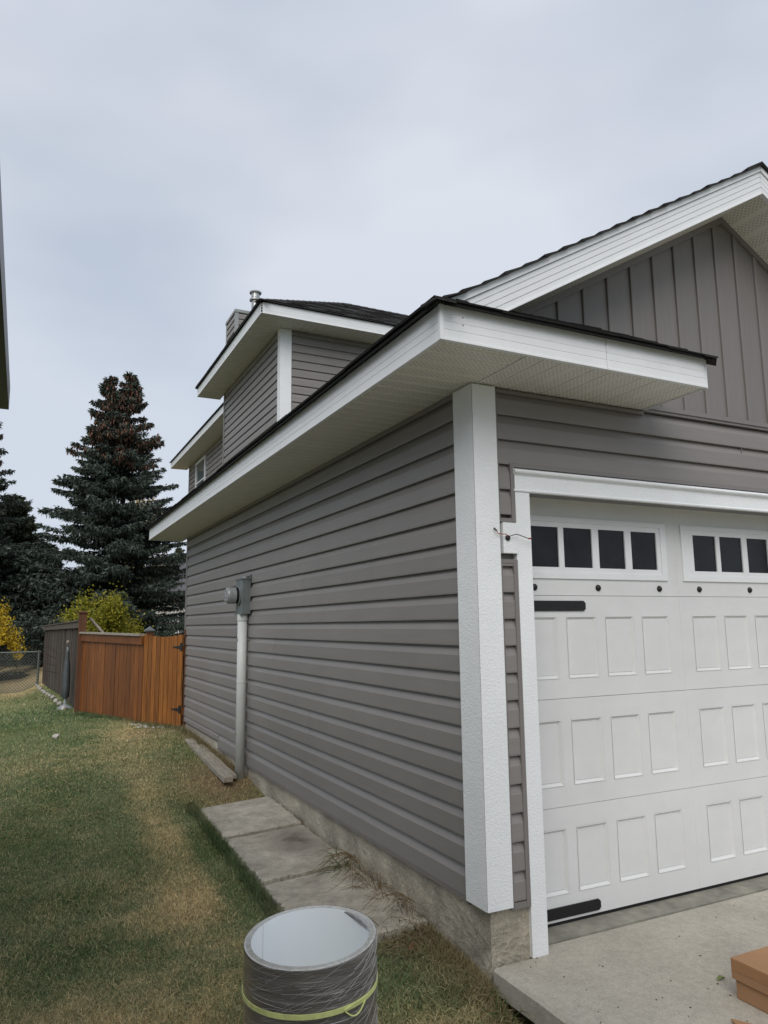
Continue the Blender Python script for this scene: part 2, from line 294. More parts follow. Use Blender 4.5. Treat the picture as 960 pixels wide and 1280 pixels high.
def blades(name, x, y, h, w, lean, kind='stuff', lift=0, jit=.16, light=1.0, dry=None):
    n = len(x); z = gh(x, y)-.004+lift; a = rng.random(n)*6.283; la = rng.random(n)*6.283; ln = lean*(.2+.8*rng.random(n))*h
    hw = w*(.6+.8*rng.random(n))/2; ca, sa = np.cos(a)*hw, np.sin(a)*hw
    V = np.empty((n, 5, 3), np.float32)
    V[:, 0] = np.stack([x-ca, y-sa, z], 1); V[:, 1] = np.stack([x+ca, y+sa, z], 1)
    mx_, my_ = x+np.cos(la)*ln*.35, y+np.sin(la)*ln*.35
    V[:, 2] = np.stack([mx_+ca*.8, my_+sa*.8, z+h*.6], 1); V[:, 3] = np.stack([mx_-ca*.8, my_-sa*.8, z+h*.6], 1)
    V[:, 4] = np.stack([x+np.cos(la)*ln, y+np.sin(la)*ln, z+h*np.sqrt(np.clip(1-(ln/h)**2*.5, .2, 1))], 1)
    b = np.arange(n)*5; loops = np.stack([b, b+1, b+2, b+3, b+3, b+2, b+4], 1).ravel().astype(np.int32)
    me = bpy.data.meshes.new(name); me.vertices.add(n*5); me.vertices.foreach_set('co', V.ravel()); me.loops.add(n*7); me.loops.foreach_set('vertex_index', loops)
    me.polygons.add(n*2); ls = np.stack([np.arange(n)*7, np.arange(n)*7+4], 1).ravel().astype(np.int32); me.polygons.foreach_set('loop_start', ls)
    me.update(calc_edges=True); me.validate()
    c = tint(x, y, light, (rng.random(n)-.5)*2*jit+(dry or 0))*(.62+.76*rng.random(n))[:, None]; add_tint(me, np.repeat(c, 5, 0)); me.materials.append(M['blade'])
    o = bpy.data.objects.new(name, me); COL.objects.link(o)
    if kind: o['kind'] = kind
    return o
def on_lawn(x, y):
    ok = (x < -.005) | (y > 7.2)
    ok &= ~((x > -.60) & (x < -.02) & (y > .57) & (y < 3.28)); ok &= ~((x > -.06) & (y < -.03)); ok &= ~((y > 7.2) & (x > 1.2))
    return ok
# ------------------------------------------------------------------ house
E0, EX = .3163, .1293
house = thing('house', 'two-storey house with attached garage, dark grey lap siding, white fascia and white garage door', 'house', (0, 0, 0))
def siding(m, wall, c, a0, a1, z0, e=EX, parent=None, name='siding_board', zmax=None):
    """one lap siding course; wall 'w' faces -x at x=c running in y, 's' faces -y at y=c running in x"""
    pr = [(0, z0), (.0215, z0), (.0225, z0+.007), (.0212, z0+.63*e), (.0190, z0+.66*e), (.0035, z0+.93*e), (.0012, z0+e-.001), (0, z0+e-.001)]
    if zmax is not None:
        pr = [(o, min(z, zmax)) for o, z in pr]
        q = []
        for p in pr:
            if not q or (abs(p[0]-q[-1][0])+abs(p[1]-q[-1][1])) > 1e-5: q.append(p)
        pr = q
    mb = MB()
    if wall == 'w': mb.extrude([(c-o, 0, z) for o, z in pr], (0, a0, 0), (0, a1, 0))
    else: mb.extrude([(0, c-o, z) for o, z in pr], (a0, 0, 0), (a1, 0, 0))
    return mb.build(name, m, parent)
def grooved(prof_n, h, depth=.0018):
    """vertical fascia face with shallow grooves: list of (out, z)"""
    pr = [(0, 0), (.020, 0), (.020, .010)]
    pr.append((.016, .013))
    for k in (1, 2, 3):
        z = h*(.08+.23*k); pr += [(.016, z-.003), (.016-depth, z), (.016, z+.003)]
    pr += [(.016, h), (0, h)]; return pr
def fascia(wall, c, a0, a1, z0, h, sign=1, parent=house):
    pr = grooved(0, h); mb = MB()
    if wall == 'w': mb.extrude([(c-o, 0, z0+z) for o, z in pr], (0, a0, 0), (0, a1, 0))
    else: mb.extrude([(0, c-o, z0+z) for o, z in pr], (a0, 0, 0), (a1, 0, 0))
    return mb.build('fascia_board', M['fascia'], parent)
def soffit_panel(along, a0, a1, b0, b1, z, parent=house):
    """panel with ribs running in x ('x': a=x-range, b=y-range) or in y; V-grooves every 0.1016 m"""
    mb = MB(); pr = []; b = b0; k0 = math.floor(b0/.1016)+1
    pts = [b0]; k = k0
    while k*.1016 < b1-.004: pts.append(k*.1016); k += 1
    pts.append(b1); pr = [(b0+.001, z+.012), (b0+.001, z)]
    for q in pts[1:-1]: pr += [(q-.007, z), (q-.005, z+.006), (q+.005, z+.006), (q+.007, z)]
    pr += [(b1-.001, z), (b1-.001, z+.012)]
    if along == 'x': mb.extrude([(0, p[0], p[1]) for p in pr], (a0, 0, 0), (a1, 0, 0))
    else: mb.extrude([(p[0], 0, p[1]) for p in pr], (0, a0, 0), (0, a1, 0))
    return mb.build('soffit_panel', M['soffit_x'] if along == 'x' else M['soffit_y'], parent)
L, XR = 7.05, 3.88
# foundation and wall cores
MB().box(.002, .22, .0, L, -.6, .21).build('foundation', M['foundation'], house)
MB().box(.005, .15, .012, L, .21, 2.66).box(.15, XR, L-.15, L, -.1, 2.66).box(XR-.15, XR, .012, L-.15, -.1, 2.66).box(.151, .31, .012, .12, .165, 2.66).box(.31, 2.66, .012, .12, 2.125, 2.66).box(2.66, XR-.151, .012, .12, -.07, 2.66).build('wall', M['channel'], house)
# gable wall core
SL = .5777; RX = 1.94
MB().extrude([(0, .012, 2.66), (XR, .012, 2.66), (RX, .012, 2.66+SL*RX+.24)], (0, 0, 0), (0, .12, 0)).build('gable_wall', M['channel'], house)
# west wall siding
for i in range(-1, 18):
    z = E0+EX*i
    if i == -1: siding(M['siding'], 'w', 0, .10, 5.10, z-.012, EX+.012, house); continue
    ys_ = [3.9, 2.2, 5.4, 3.2][(i//2) % 4]+.15*((i//2) % 3)
    siding(M['siding'], 'w', 0, .10, ys_, z, parent=house, zmax=2.63); siding(M['siding'], 'w', -.0014, ys_-.02, L-.02, z+.0004, parent=house, zmax=2.63)
siding(M['siding'], 'w', 0, 5.10, L-.02, E0-.075, .075, house)
MB().box(-.021, 0, .13, 5.12, E0-EX-.028, E0-EX-.0125).build('starter_strip', M['channel'], house)
MB().box(-.024, 0, 5.092, 5.112, E0-EX-.03, E0-.076).build('starter_end_cap', M['channel'], house)
MB().box(-.026, 0, .1, L, 2.625, 2.655).build('frieze_channel', M['channel'], house)
MB().box(-.026, .03, L-.028, L+.03, E0-.09, 2.655).build('rear_corner_post', M['channel'], house)
MB().box(-.026, 0, .134, .152, .15, 2.65).build('corner_channel', M['channel'], house)
# front wall siding
for i in range(-1, 18):
    z = E0+EX*i
    if i >= 15: siding(M['siding'], 's', 0, .12, XR, z, parent=house, zmax=2.645)
    elif i == 14:
        siding(M['siding'], 's', 0, .12, .188, z, parent=house); siding(M['siding'], 's', 0, 2.79, XR, z, parent=house)
    else:
        if z+EX > 1.79 and z < 1.95:
            if z < 1.76 and z+EX > 1.78: siding(M['siding'], 's', 0, .12, .19, z, parent=house, zmax=1.762)
        else: siding(M['siding'], 's', 0, .12, .19, z, parent=house, zmax=1.762 if z < 1.76 else None)
        siding(M['siding'], 's', 0, 2.79, XR, z, parent=house)
MB().box(.103, .121, -.024, 0, .155, 1.772).build('side_channel', M['channel'], house)
MB().box(.103, .121, -.024, 0, 1.958, 2.65).build('side_channel', M['channel'], house)
MB().box(.190, .2135, -.026, 0, .155, 1.772).build('side_channel', M['channel'], house)
MB().box(.190, .2135, -.026, 0, 1.958, 2.265).build('side_channel', M['channel'], house)
MB().box(.121, .190, -.025, 0, .155, .182).build('bottom_channel', M['channel'], house)
MB().box(.121, .190, -.025, 0, 1.752, 1.772).build('top_channel', M['channel'], house)
MB().box(.121, .190, -.025, 0, 1.958, 1.978).build('bottom_channel', M['channel'], house)
MB().box(.2135, 2.76, -.027, 0, 2.243, 2.265).build('header_channel', M['channel'], house)
MB().box(.12, 1.14, -.024, 0, 2.628, 2.647).build('frieze_channel', M['channel'], house)
MB().box(1.14, XR, -.026, 0, 2.648, 2.664).box(1.14, XR, -.034, 0, 2.664, 2.690).build('gable_channel', M['channel'], house)
MB().box(1.945, 1.949, -.0185, -.014, 2.389, 2.512).build('siding_seam', M['channel'], house)
# white corner boards, mounting block, door trim
T = .04
MB().extrude([(-T, -T, 0), (-T, .138, 0), (0, .138, 0), (0, 0, 0)], (0, 0, .172), (0, 0, 2.648)).build('corner_board', M['trim'], house, bevel=.002)
MB().extrude([(-T+.002, -T-.001, 0), (0.001, .0, 0), (.103, 0, 0), (.103, -T-.001, 0)], (0, 0, .171), (0, 0, 2.648)).build('corner_board', M['trim'], house, bevel=.002)
MB().box(.128, .2135, -.032, 0, 1.801, 1.955).build('mounting_block', M['trim'], house, bevel=.002)
MB().lathe((.152, -.032, 1.877), [(.0, -.010), (.008, -.010), (.014, -.006), (.014, 0), (0, 0)], 14, 'y').build('cable_gland', M['black'], house)
MB().tube([(.066, -.046, 1.918), (.070, -.06, 1.905), (.080, -.058, 1.893), (.105, -.05, 1.893), (.13, -.05, 1.893), (.150, -.045, 1.884)], .0022, 6).build('wire', M['red'], house)
MB().tube([(.155, -.045, 1.884), (.18, -.055, 1.893), (.205, -.052, 1.893), (.24, -.05, 1.884), (.268, -.05, 1.877)], .0022, 6).build('wire', M['black'], house)
MB().tube([(.268, -.05, 1.877), (.284, -.05, 1.877)], .0042, 6).build('wire_tip', M['red'], house)
MB().tube([(.064, -.046, 1.921), (.069, -.06, 1.907)], .004, 6).build('wire_tip', M['black'], house)
MB().box(.214, .306, -.022, .02, -.072, 2.1185).build('door_trim', M['trim'], house, bevel=.002)
MB().box(2.66, 2.752, -.022, .02, -.072, 2.1185).build('door_trim', M['trim'], house, bevel=.002)
MB().extrude([(0, 0, 2.119), (0, -.028, 2.119), (0, -.030, 2.126), (0, -.024, 2.132), (0, -.024, 2.206), (0, -.030, 2.209), (0, -.042, 2.214), (0, -.045, 2.221), (0, -.040, 2.230), (0, -.030, 2.235), (0, -.012, 2.241), (0, 0, 2.243)], (.207, 0, 0), (2.76, 0, 0)).build('door_header', M['trim'], house)
MB().box(.306, 2.66, .0, .30, 2.14, 2.16).build('opening_head', M['door'], house)
MB().box(.24, .30, .021, .31, -.068, 2.14).build('door_jamb', M['fascia'], house)
MB().box(2.663, 2.72, .021, .31, -.068, 2.14).build('door_jamb', M['fascia'], house)
# garage door
KD = (.2-CAM.y)/(.1-CAM.y)
dx_ = lambda x: CAM.x+(x-CAM.x)*KD
dz_ = lambda z: CAM.z+(z-CAM.z)*KD
gd = MB().box(dx_(.238), dx_(2.658), .222, .25, dz_(0), dz_(2.134)).build('garage_door', M['door'], house)
ZE = [0, .5334, 1.0668, 1.6002, 2.134]
def panel(x0, x1, z0, z1):
    """pressed panel: bevel running in, then a flat field"""
    X0, X1, Z0, Z1 = dx_(x0), dx_(x1), dz_(z0), dz_(z1); w = .016; y0, y1, y2 = .2, .2115, .2085
    rings = [(0, y0-.002), (.003, y0-.003), (.006, y0), (w, y1), (w+.005, y2)]; mb = MB(); n = len(rings); V = []
    for w_, y in rings: V += [(X0+w_, y, Z0+w_), (X1-w_, y, Z0+w_), (X1-w_, y, Z1-w_), (X0+w_, y, Z1-w_)]
    fs = []
    for i in range(n-1):
        for k in range(4): fs.append((4*i+k, 4*i+(k+1) % 4, 4*i+4+(k+1) % 4, 4*i+4+k))
    fs.append(tuple(4*(n-1)+k for k in range(4))); mb.add(V, fs); return mb.build('raised_panel', M['door'], gd)
PX = [.338+.27*k for k in range(4)]+[1.548+.27*k for k in range(4)]
PZ = [(.122, .43), (.634, .96), (1.168, 1.49)]
for s_ in range(4):
    z0, z1 = dz_(ZE[s_])+.0012, dz_(ZE[s_+1])-.0012; xa, xb = dx_(.238), dx_(2.658); mb = MB()
    if s_ < 3:
        hz0, hz1 = dz_(PZ[s_][0]), dz_(PZ[s_][1]); holes = [(dx_(a), dx_(a+.205)) for a in PX]
    else:
        hz0, hz1 = dz_(1.70), dz_(2.012); holes = [(dx_(.29), dx_(1.355)), (dx_(1.50+.05), dx_(2.565))]
    y0, y1 = .2, .2225
    mb.box(xa, xb, y0, y1, z0, hz0).box(xa, xb, y0, y1, hz1, z1); c = xa
    for a, b in holes: mb.box(c, a, y0, y1, hz0, hz1); c = b
    mb.box(c, xb, y0, y1, hz0, hz1)
    mb.build('door_section', M['door'], gd)
    if s_ < 3:
        for a in PX: panel(a, a+.205, *PZ[s_])
# faint vertical stile seam
MB().box(dx_(1.447), dx_(1.4495), .1988, .2, dz_(0)+.01, dz_(2.13)).build('stile_seam', M['door'], gd)
for g in (0, 1.21):
    LX = [(.382+g, .577+g), (.612+g, .810+g), (.857+g, 1.050+g), (1.098+g, 1.293+g)]; za, zb = 1.751, 1.967
    def fr(x0, x1, z0, z1, y0, mb): mb.box(dx_(x0), dx_(x1), y0, .2215, dz_(z0), dz_(z1))
    mb = MB(); fr(.28+g, 1.364+g, 1.69, 1.722, .190, mb); fr(.28+g, 1.364+g, 1.995, 2.022, .190, mb); fr(.28+g, .322+g, 1.7222, 1.9948, .190, mb); fr(1.322+g, 1.364+g, 1.7222, 1.9948, .190, mb)
    fr(.3222+g, 1.3218+g, 1.7222, za, .196, mb); fr(.3222+g, 1.3218+g, zb, 1.9948, .196, mb)
    c = .3222+g
    for a, b in LX: fr(c, a, za+.0002, zb-.0002, .196, mb); c = b
    fr(c, 1.3218+g, za+.0002, zb-.0002, .196, mb)
    mb.build('window_frame', M['fascia'], gd)
    for a, b in LX: MB().box(dx_(a)-.002, dx_(b)+.002, .2045, .2115, dz_(za)-.002, dz_(zb)+.002).build('pane', M['glass'], gd)
for x in (.407, .839, 1.296, 1.620, 2.061, 2.50):
    MB().lathe((dx_(x), .2, dz_(1.643)), [(0, -.016), (.006, -.0155), (.012, -.012), (.017, -.006), (.019, 0), (0, 0)], 16, 'y').build('knob', M['black'], gd, smooth=True)
for z0, z1, xe in ((1.519, 1.573, .739), (.016, .068, .736)):
    X0, X1, A, B = dx_(.24), dx_(xe), dz_(z0), dz_(z1)
    MB().extrude([(X0, 0, A), (X1-.014, 0, A), (X1, 0, A+.012), (X1, 0, B-.012), (X1-.014, 0, B), (X0, 0, B)], (0, .1925, 0), (0, .1995, 0)).build('strap', M['black'], gd)
    for x in (dx_(.5), dx_(.67)): MB().lathe((x, .1925, (A+B)/2), [(0, -.003), (.005, -.002), (.006, 0)], 10, 'y').build('bolt', M['black'], gd)
MB().box(dx_(.238), dx_(2.658), .21, .235, -.066, dz_(0)-.0005).build('bottom_seal', M['black'], gd)
MB().box(XR-.1, XR, .3, L-.2, -.1, .1).build('floor_slab', M['concrete'], house)
# eaves: side fascia, front return, soffits
OH = .4613; ZF = 2.6534; HF = .158
ya = [-OH, 3.1, 7.5236]
fascia('w', -OH+.016, -OH, 3.6, ZF, HF); fascia('w', -OH+.0155, 3.603, 7.52, ZF, HF)
xa_ = [-OH+.002, .45, 1.139]
fascia('s', -OH+.0165, -OH+.0005, .46, ZF, HF); fascia('s', -OH+.016, .463, 1.136, ZF, HF)
MB().box(-OH-.006, -OH+.012, -OH-.006, -OH+.012, ZF-.001, ZF+HF-.002).build('fascia_corner', M['fascia'], house)
MB().box(1.136, 1.142, -OH-.003, -.002, ZF-.002, ZF+HF-.001).build('return_end_cap', M['fascia'], house)
MB().box(-OH+.02, -.001, 7.505, 7.5236, ZF-.002, ZF+HF).build('fascia_board', M['fascia'], house)
y = -OH+.02; k = 0
while y < 7.5:
    y1 = min(y+.3048, 7.503); soffit_panel('x', -OH+.016, (0.0 if y > -.05 else -.002), y, y1, ZF+.002); y = y1; k += 1
x = 0.0
while x < 1.13:
    x1 = min(x+.3048, 1.135); soffit_panel('y', -OH+.016, .006, x, x1, ZF+.003); x = x1
MB().box(-.004, .004, -OH+.02, -.03, ZF-.003, ZF+.001).build('soffit_divider', M['fascia'], house)
# bargeboards of the front gable
def barge(x0, x1, sgn):
    """raking fascia at y=-.3; x measured from the ridge"""
    pr = []
    zb = lambda d: 4.043-SL*d
    d0, d1 = x0, x1; h = .185
    lay = [(0, .009, .023), (.0092, .043, .017), (.047, .078, .017), (.082, .112, .017), (.116, .144, .017), (.148, h, .026), (.0095, .147, .010)]
    for k, (a, b, o) in enumerate(lay):
        mb = MB(); P = []
        for dd in (d0, d1):
            X_ = RX+sgn*dd; P.append([(X_, -.3-o, zb(dd)+a), (X_, -.3-o, zb(dd)+b), (X_, -.3, zb(dd)+b), (X_, -.3, zb(dd)+a)])
        mb.add(P[0]+P[1], [(0, 1, 5, 4), (1, 2, 6, 5), (2, 3, 7, 6), (3, 0, 4, 7), (0, 3, 2, 1), (4, 5, 6, 7)]); yield mb, k
for sgn, names in ((-1, 1), (1, 1)):
    main = MB(); cap = MB()
    for mb, k in barge(.0015, 2.30, sgn): (cap if k == 5 else main).add(mb.v, mb.f)
    main.build('bargeboard', M['fascia'], house); cap.build('rake_trim', M['fascia'], house)
# raking soffit panels under the gable overhang
for sgn in (-1, 1):
    d = 0.0
    while d < 2.25:
        d1 = min(d+.3, 2.26); P = []
        for dd in (d+.001, d1-.001):
            X_ = RX+sgn*dd; z = 4.043-SL*dd+.004; P += [(X_, -.3, z), (X_, .0, z), (X_, .0, z+.01), (X_, -.3, z+.01)]
        MB().add(P, [(0, 1, 5, 4), (1, 2, 6, 5), (2, 3, 7, 6), (3, 0, 4, 7), (0, 3, 2, 1), (4, 5, 6, 7)]).build('soffit_panel', M['soffit_y'], house); d = d1
    P = []
    for dd in (0, 2.26):
        X_ = RX+sgn*dd; z = 4.043-SL*dd; P += [(X_, -.026, z-.038), (X_, 0, z-.038), (X_, 0, z+.003), (X_, -.026, z+.003)]
    MB().add(P, [(0, 1, 5, 4), (1, 2, 6, 5), (2, 3, 7, 6), (3, 0, 4, 7), (0, 3, 2, 1), (4, 5, 6, 7)]).build('rake_channel', M['channel'], house)
# vertical gable boards with raised battens
bx = .925-.1855*6
ztop = lambda x: 4.043-SL*abs(x-RX)-.005
while bx < XR+.2:
    a, b = bx, bx+.1855
    if b > .02 and a < XR:
        prof = [(a, 0), (a, -.018), (a+.006, -.020), (a+.028, -.020), (a+.034, -.009), (b-.0005, -.007), (b-.0005, 0)]
        prof = [(max(.0, min(XR, x)), y) for x, y in prof]; n = len(prof); xm = sorted(set([p[0] for p in prof]))
        zl = 2.689
        lo = [(x, y, zl) for x, y in prof]; hi = [(x, y, max(zl+.002, ztop(x))) for x, y in prof]
        if max(h[2] for h in hi) > zl+.01:
            MB().add(lo+hi, [(i, (i+1) % n, (i+1) % n+n, i+n) for i in range(n)]+[tuple(range(n, 2*n))]).build('gable_board', M['gable'], house)
    bx = b
# ------------------------------------------------------------------ roofs: stepped shingle courses
def courses(mb, P0, ex, up, length_fn, exp=.14, n=10, th=.007, lift=.02, jit=.003):
    """rows of shingles: P0 origin on the eave, ex along the eave, up = unit vector up the slope; length_fn(s)->(a0,a1) range along ex"""
    nrm = Vector(ex).cross(Vector(up)).normalized()
    if nrm.z < 0: nrm = -nrm
    P0 = Vector(P0); ex = Vector(ex).normalized(); up = Vector(up).normalized()
    for k in range(n):
        s0, s1 = k*exp, (k+1)*exp+.03; a0, a1 = length_fn(s0); c0, c1 = length_fn(min(s1, s1))
        if a1-a0 < .05: break
        c1 = max(c1, c0+.01); o0 = lift+th; o1 = lift-.004
        segs = max(1, int((a1-a0)/.32)); 
        for j in range(segs):
            t0, t1 = j/segs, (j+1)/segs; h = o0+random.uniform(-jit, jit)
            q = [P0+ex*(a0+(a1-a0)*t0+.001)+up*s0, P0+ex*(a0+(a1-a0)*t1-.001)+up*s0, P0+ex*(c0+(c1-c0)*t1)+up*s1, P0+ex*(c0+(c1-c0)*t0)+up*s1]
            top = [q[0]+nrm*h, q[1]+nrm*h, q[2]+nrm*o1, q[3]+nrm*o1]; bot = [q[0]+nrm*(h-th-random.uniform(0, .004)), q[1]+nrm*(h-th), q[2]+nrm*(o1-.002), q[3]+nrm*(o1-.002)]
            mb.add(top+bot, [(0, 1, 2, 3), (7, 6, 5, 4), (0, 4, 5, 1), (1, 5, 6, 2), (2, 6, 7, 3), (3, 7, 4, 0)])
def deck(mb, pts, th=.02): mb.slab(pts, th)
cs = math.cos(math.atan(SL)); upw = Vector((cs, 0, cs*SL)); ups = Vector((0, cs, cs*SL)); upe = Vector((-cs, 0, cs*SL))
ZT = ZF+HF+.004    # underside of the deck at the fascia line
pz = lambda x: ZT+SL*(x+OH)
EO = .035
# main garage roof, west slope (from the eave line at x=-.5) and east slope
dk = MB(); dk.slab([(-OH-EO, -OH-EO+.0, pz(-OH-EO)+.018), (-.32, -.325, pz(-.32)+.018), (RX, -.325, pz(RX)+.018), (RX, 7.55, pz(RX)+.018), (-OH-EO, 7.55, pz(-OH-EO)+.018)], .016)
dk.slab([(RX, -.325, pz(RX)+.018), (2*RX+OH+EO, -.325, pz(-OH-EO)+.018), (2*RX+OH+EO, 7.55, pz(-OH-EO)+.018), (RX, 7.55, pz(RX)+.018)], .016)
dk.build('roof_deck', M['shingle_edge'], house)
sh = MB()
nrows = int((RX+OH)/cs/.14)+1
def west_len(s):
    xx = -OH-EO-.01+s*cs
    return (max(0, min(xx+OH+EO+.01, .16)) , 7.55+OH+EO)
courses(sh, (-OH-EO-.01, -OH-EO-.01, pz(-OH-EO-.01)+.018), (0, 1, 0), upw, west_len, n=nrows, lift=.008, th=.010)
courses(sh, (2*RX+OH+EO+.01, -.34, pz(-OH-EO-.01)+.018), (0, 1, 0), upe, lambda s: (0, 7.89), n=nrows, lift=.008, th=.010)
sh.build('shingles', M['shingle_edge'], house, kind='stuff')
# front return roof with its two hips
pzs = lambda y: ZT+SL*(y+OH)
e = EO
dk = MB(); dk.slab([(-OH-e, -OH-e, pzs(-OH-e)+.0175), (1.14+.015, -OH-e, pzs(-OH-e)+.0175), (1.14+.015-(OH+e), 0, pzs(0)+.0175), (0, 0, pzs(0)+.0175)], .016)
dk.slab([(1.14+.015, -OH-e, pzs(-OH-e)+.0172), (1.14+.015, 0, pzs(-OH-e)+.0172), (1.14-OH-.02, 0, pzs(0)+.0172)], .016)
dk.build('return_roof_deck', M['shingle_edge'], house)
sh = MB()
courses(sh, (-OH-e-.01, -OH-e-.01, pzs(-OH-e-.01)+.018), (1, 0, 0), ups, lambda s: (s*cs, 1.14+OH+e+.035-s*cs), n=4, lift=.002)
courses(sh, (1.162, -OH-e-.01, pzs(-OH-e-.01)+.018), (0, 1, 0), upe, lambda s: (s*cs, OH+e+.0), n=4, lift=.002)
sh.build('return_shingles', M['shingle_edge'], house, kind='stuff')
def hipcaps(P, Q, n, w=.085, parent=house, m=None):
    P, Q = Vector(P), Vector(Q); d = (Q-P); side = Vector((d.y, -d.x, 0)).normalized()
    for k in range(n):
        a = P+d*(k/n); b = P+d*((k+1.15)/n); l0, l1 = Vector((0, 0, .016)), Vector((0, 0, .006)); dn = Vector((0, 0, -w*.40))
        V = [a+l0, a+side*w+dn+l0, a-side*w+dn+l0, b+l1, b+side*w+dn+l1, b-side*w+dn+l1]; V += [v-Vector((0, 0, .010)) for v in V]
        MB().add(V, [(0, 1, 4, 3), (0, 3, 5, 2), (6, 9, 10, 7), (6, 8, 11, 9), (0, 2, 8, 6), (0, 6, 7, 1), (3, 4, 10, 9), (3, 9, 11, 5), (1, 7, 10, 4), (2, 5, 11, 8)]).build('hip_shingle', m or M['shingle_edge'], parent)
hipcaps((-OH-e-.008, -OH-e-.008, pzs(-OH-e-.008)+.012), (-.02, -.02, pzs(-.02)+.02), 5, .07)
hipcaps((1.172, -OH-e-.012, pzs(-OH-e-.012)+.012), (1.14-OH, -.01, pzs(-.01)+.02), 5, .06)
k = 0
yy = -.34
while yy < 7.4:
    V0 = Vector((RX, yy, pz(RX)+.03)); hz = .026
    V = [(RX, yy, pz(RX)+.045), (RX-.14, yy, pz(RX-.14)+.045), (RX+.14, yy, pz(RX-.14)+.045), (RX, yy+.19, pz(RX)+.033), (RX-.14, yy+.19, pz(RX-.14)+.033), (RX+.14, yy+.19, pz(RX-.14)+.033)]
    V += [(a, b, c-.012) for a, b, c in V]
    MB().add(V, [(0, 1, 4, 3), (0, 3, 5, 2), (6, 9, 10, 7), (6, 8, 11, 9), (0, 2, 8, 6), (0, 6, 7, 1), (3, 4, 10, 9), (3, 9, 11, 5), (1, 7, 10, 4), (2, 5, 11, 8)]).build('ridge_shingle', M['shingle_edge'], house); yy += .165
# ------------------------------------------------------------------ upper storey
ZU = 5.9; UO = .45; UX, UY, UL = 1.30, 7.13, 10.55
MB().box(UX+.004, 9, UY+.004, UL, -.3, ZU+.02).box(2.034, 9, UL, 17.5, -.3, ZU+.02).build('upper_wall', M['channel'], house)
# course grid aligned with what shows above the eave: lines at 5.702, 5.182 ...
zc = 5.702-.1312*22
while zc < ZU-.02:
    if zc > 3.4:
        siding(M['siding'], 's', UY, UX+.15, 9, zc, .1312, house, zmax=ZU-.03)
        siding(M['siding'], 'w', UX, UY+.09, UL-.03, zc-.03, .1312, house, zmax=ZU-.03)
        zl = zc+.07
        if zl < ZU-.03:
            if 4.45 < zl+.06 and zl < 5.79:
                siding(M['siding'], 'w', 2.03, UL, 15.43, zl, .1312, house, zmax=ZU-.03); siding(M['siding'], 'w', 2.03, 16.57, 17.47, zl, .1312, house, zmax=ZU-.03)
            else: siding(M['siding'], 'w', 2.03, UL, 17.47, zl, .1312, house, zmax=ZU-.03)
    zc += .1312
MB().box(UX+.15, UX+.165, UY-.022, UY, 3.4, ZU).build('corner_channel', M['channel'], house)
MB().box(UX+.17, 9, UY-.024, UY, ZU-.03, ZU).build('frieze_channel', M['channel'], house)
MB().box(UX-.024, UX, UY+.1, UL, ZU-.03, ZU).build('frieze_channel', M['channel'], house)
MB().box(UX-.03, UX+.03, UL-.045, UL+.03, 3.2, ZU).build('rear_corner_post', M['channel'], house)
MB().box(2.0, 2.06, 17.45, 17.53, 0, ZU).build('rear_corner_post', M['channel'], house)
MB().extrude([(UX-.03, UY-.03, 0), (UX-.03, UY+.09, 0), (UX, UY+.09, 0), (UX, UY, 0)], (0, 0, 3.3), (0, 0, ZU+.001)).build('corner_board', M['trim'], house)
MB().extrude([(UX-.029, UY-.031, 0), (UX, UY, 0), (UX+.15, UY, 0), (UX+.15, UY-.031, 0)], (0, 0, 3.3), (0, 0, ZU+.001)).build('corner_board', M['trim'], house)
ex0, ey0 = UX-UO, UY-UO
fascia('w', ex0+.016, ey0, UL+UO, ZU, HF+.01); fascia('s', ey0+.016, ex0, 9.4, ZU, HF+.01)
fascia('w', 1.57+.016, UL+.03, 17.95, ZU, HF)
MB().box(1.586, 2.03, 17.93, 17.95, ZU, ZU+HF).build('fascia_board', M['fascia'], house)
MB().box(ex0+.016, UX, UL+UO-.016, UL+UO, ZU+.001, ZU+HF).build('fascia_board', M['fascia'], house)
y = ey0+.016
while y < UL+UO-.02:
    y1 = min(y+.3048, UL+UO-.018); soffit_panel('x', ex0+.016, UX, y, y1, ZU+.004); y = y1
x = UX
while x < 9:
    x1 = x+.3048; soffit_panel('y', ey0+.016, UY, x, x1, ZU+.005); x = x1
y = UL+.03
while y < 17.92:
    y1 = min(y+.3048, 17.928); soffit_panel('x', 1.586, 2.034, y, y1, ZU+.004); y = y1
win = MB().box(1.985, 2.03, 15.43, 15.49, 4.40, 5.80).box(1.985, 2.03, 16.51, 16.57, 4.40, 5.80).box(1.985, 2.03, 15.49, 16.51, 5.74, 5.80).box(1.985, 2.03, 15.49, 16.51, 4.40, 4.46).box(1.99, 2.03, 15.49, 16.51, 5.20, 5.235).build('window', M['fascia'], house)
MB().box(2.012, 2.026, 15.49, 16.51, 5.235, 5.74).build('pane', M['winglass'], win); MB().box(2.012, 2.026, 15.49, 16.51, 4.46, 5.20).build('pane', M['winglass'], win)
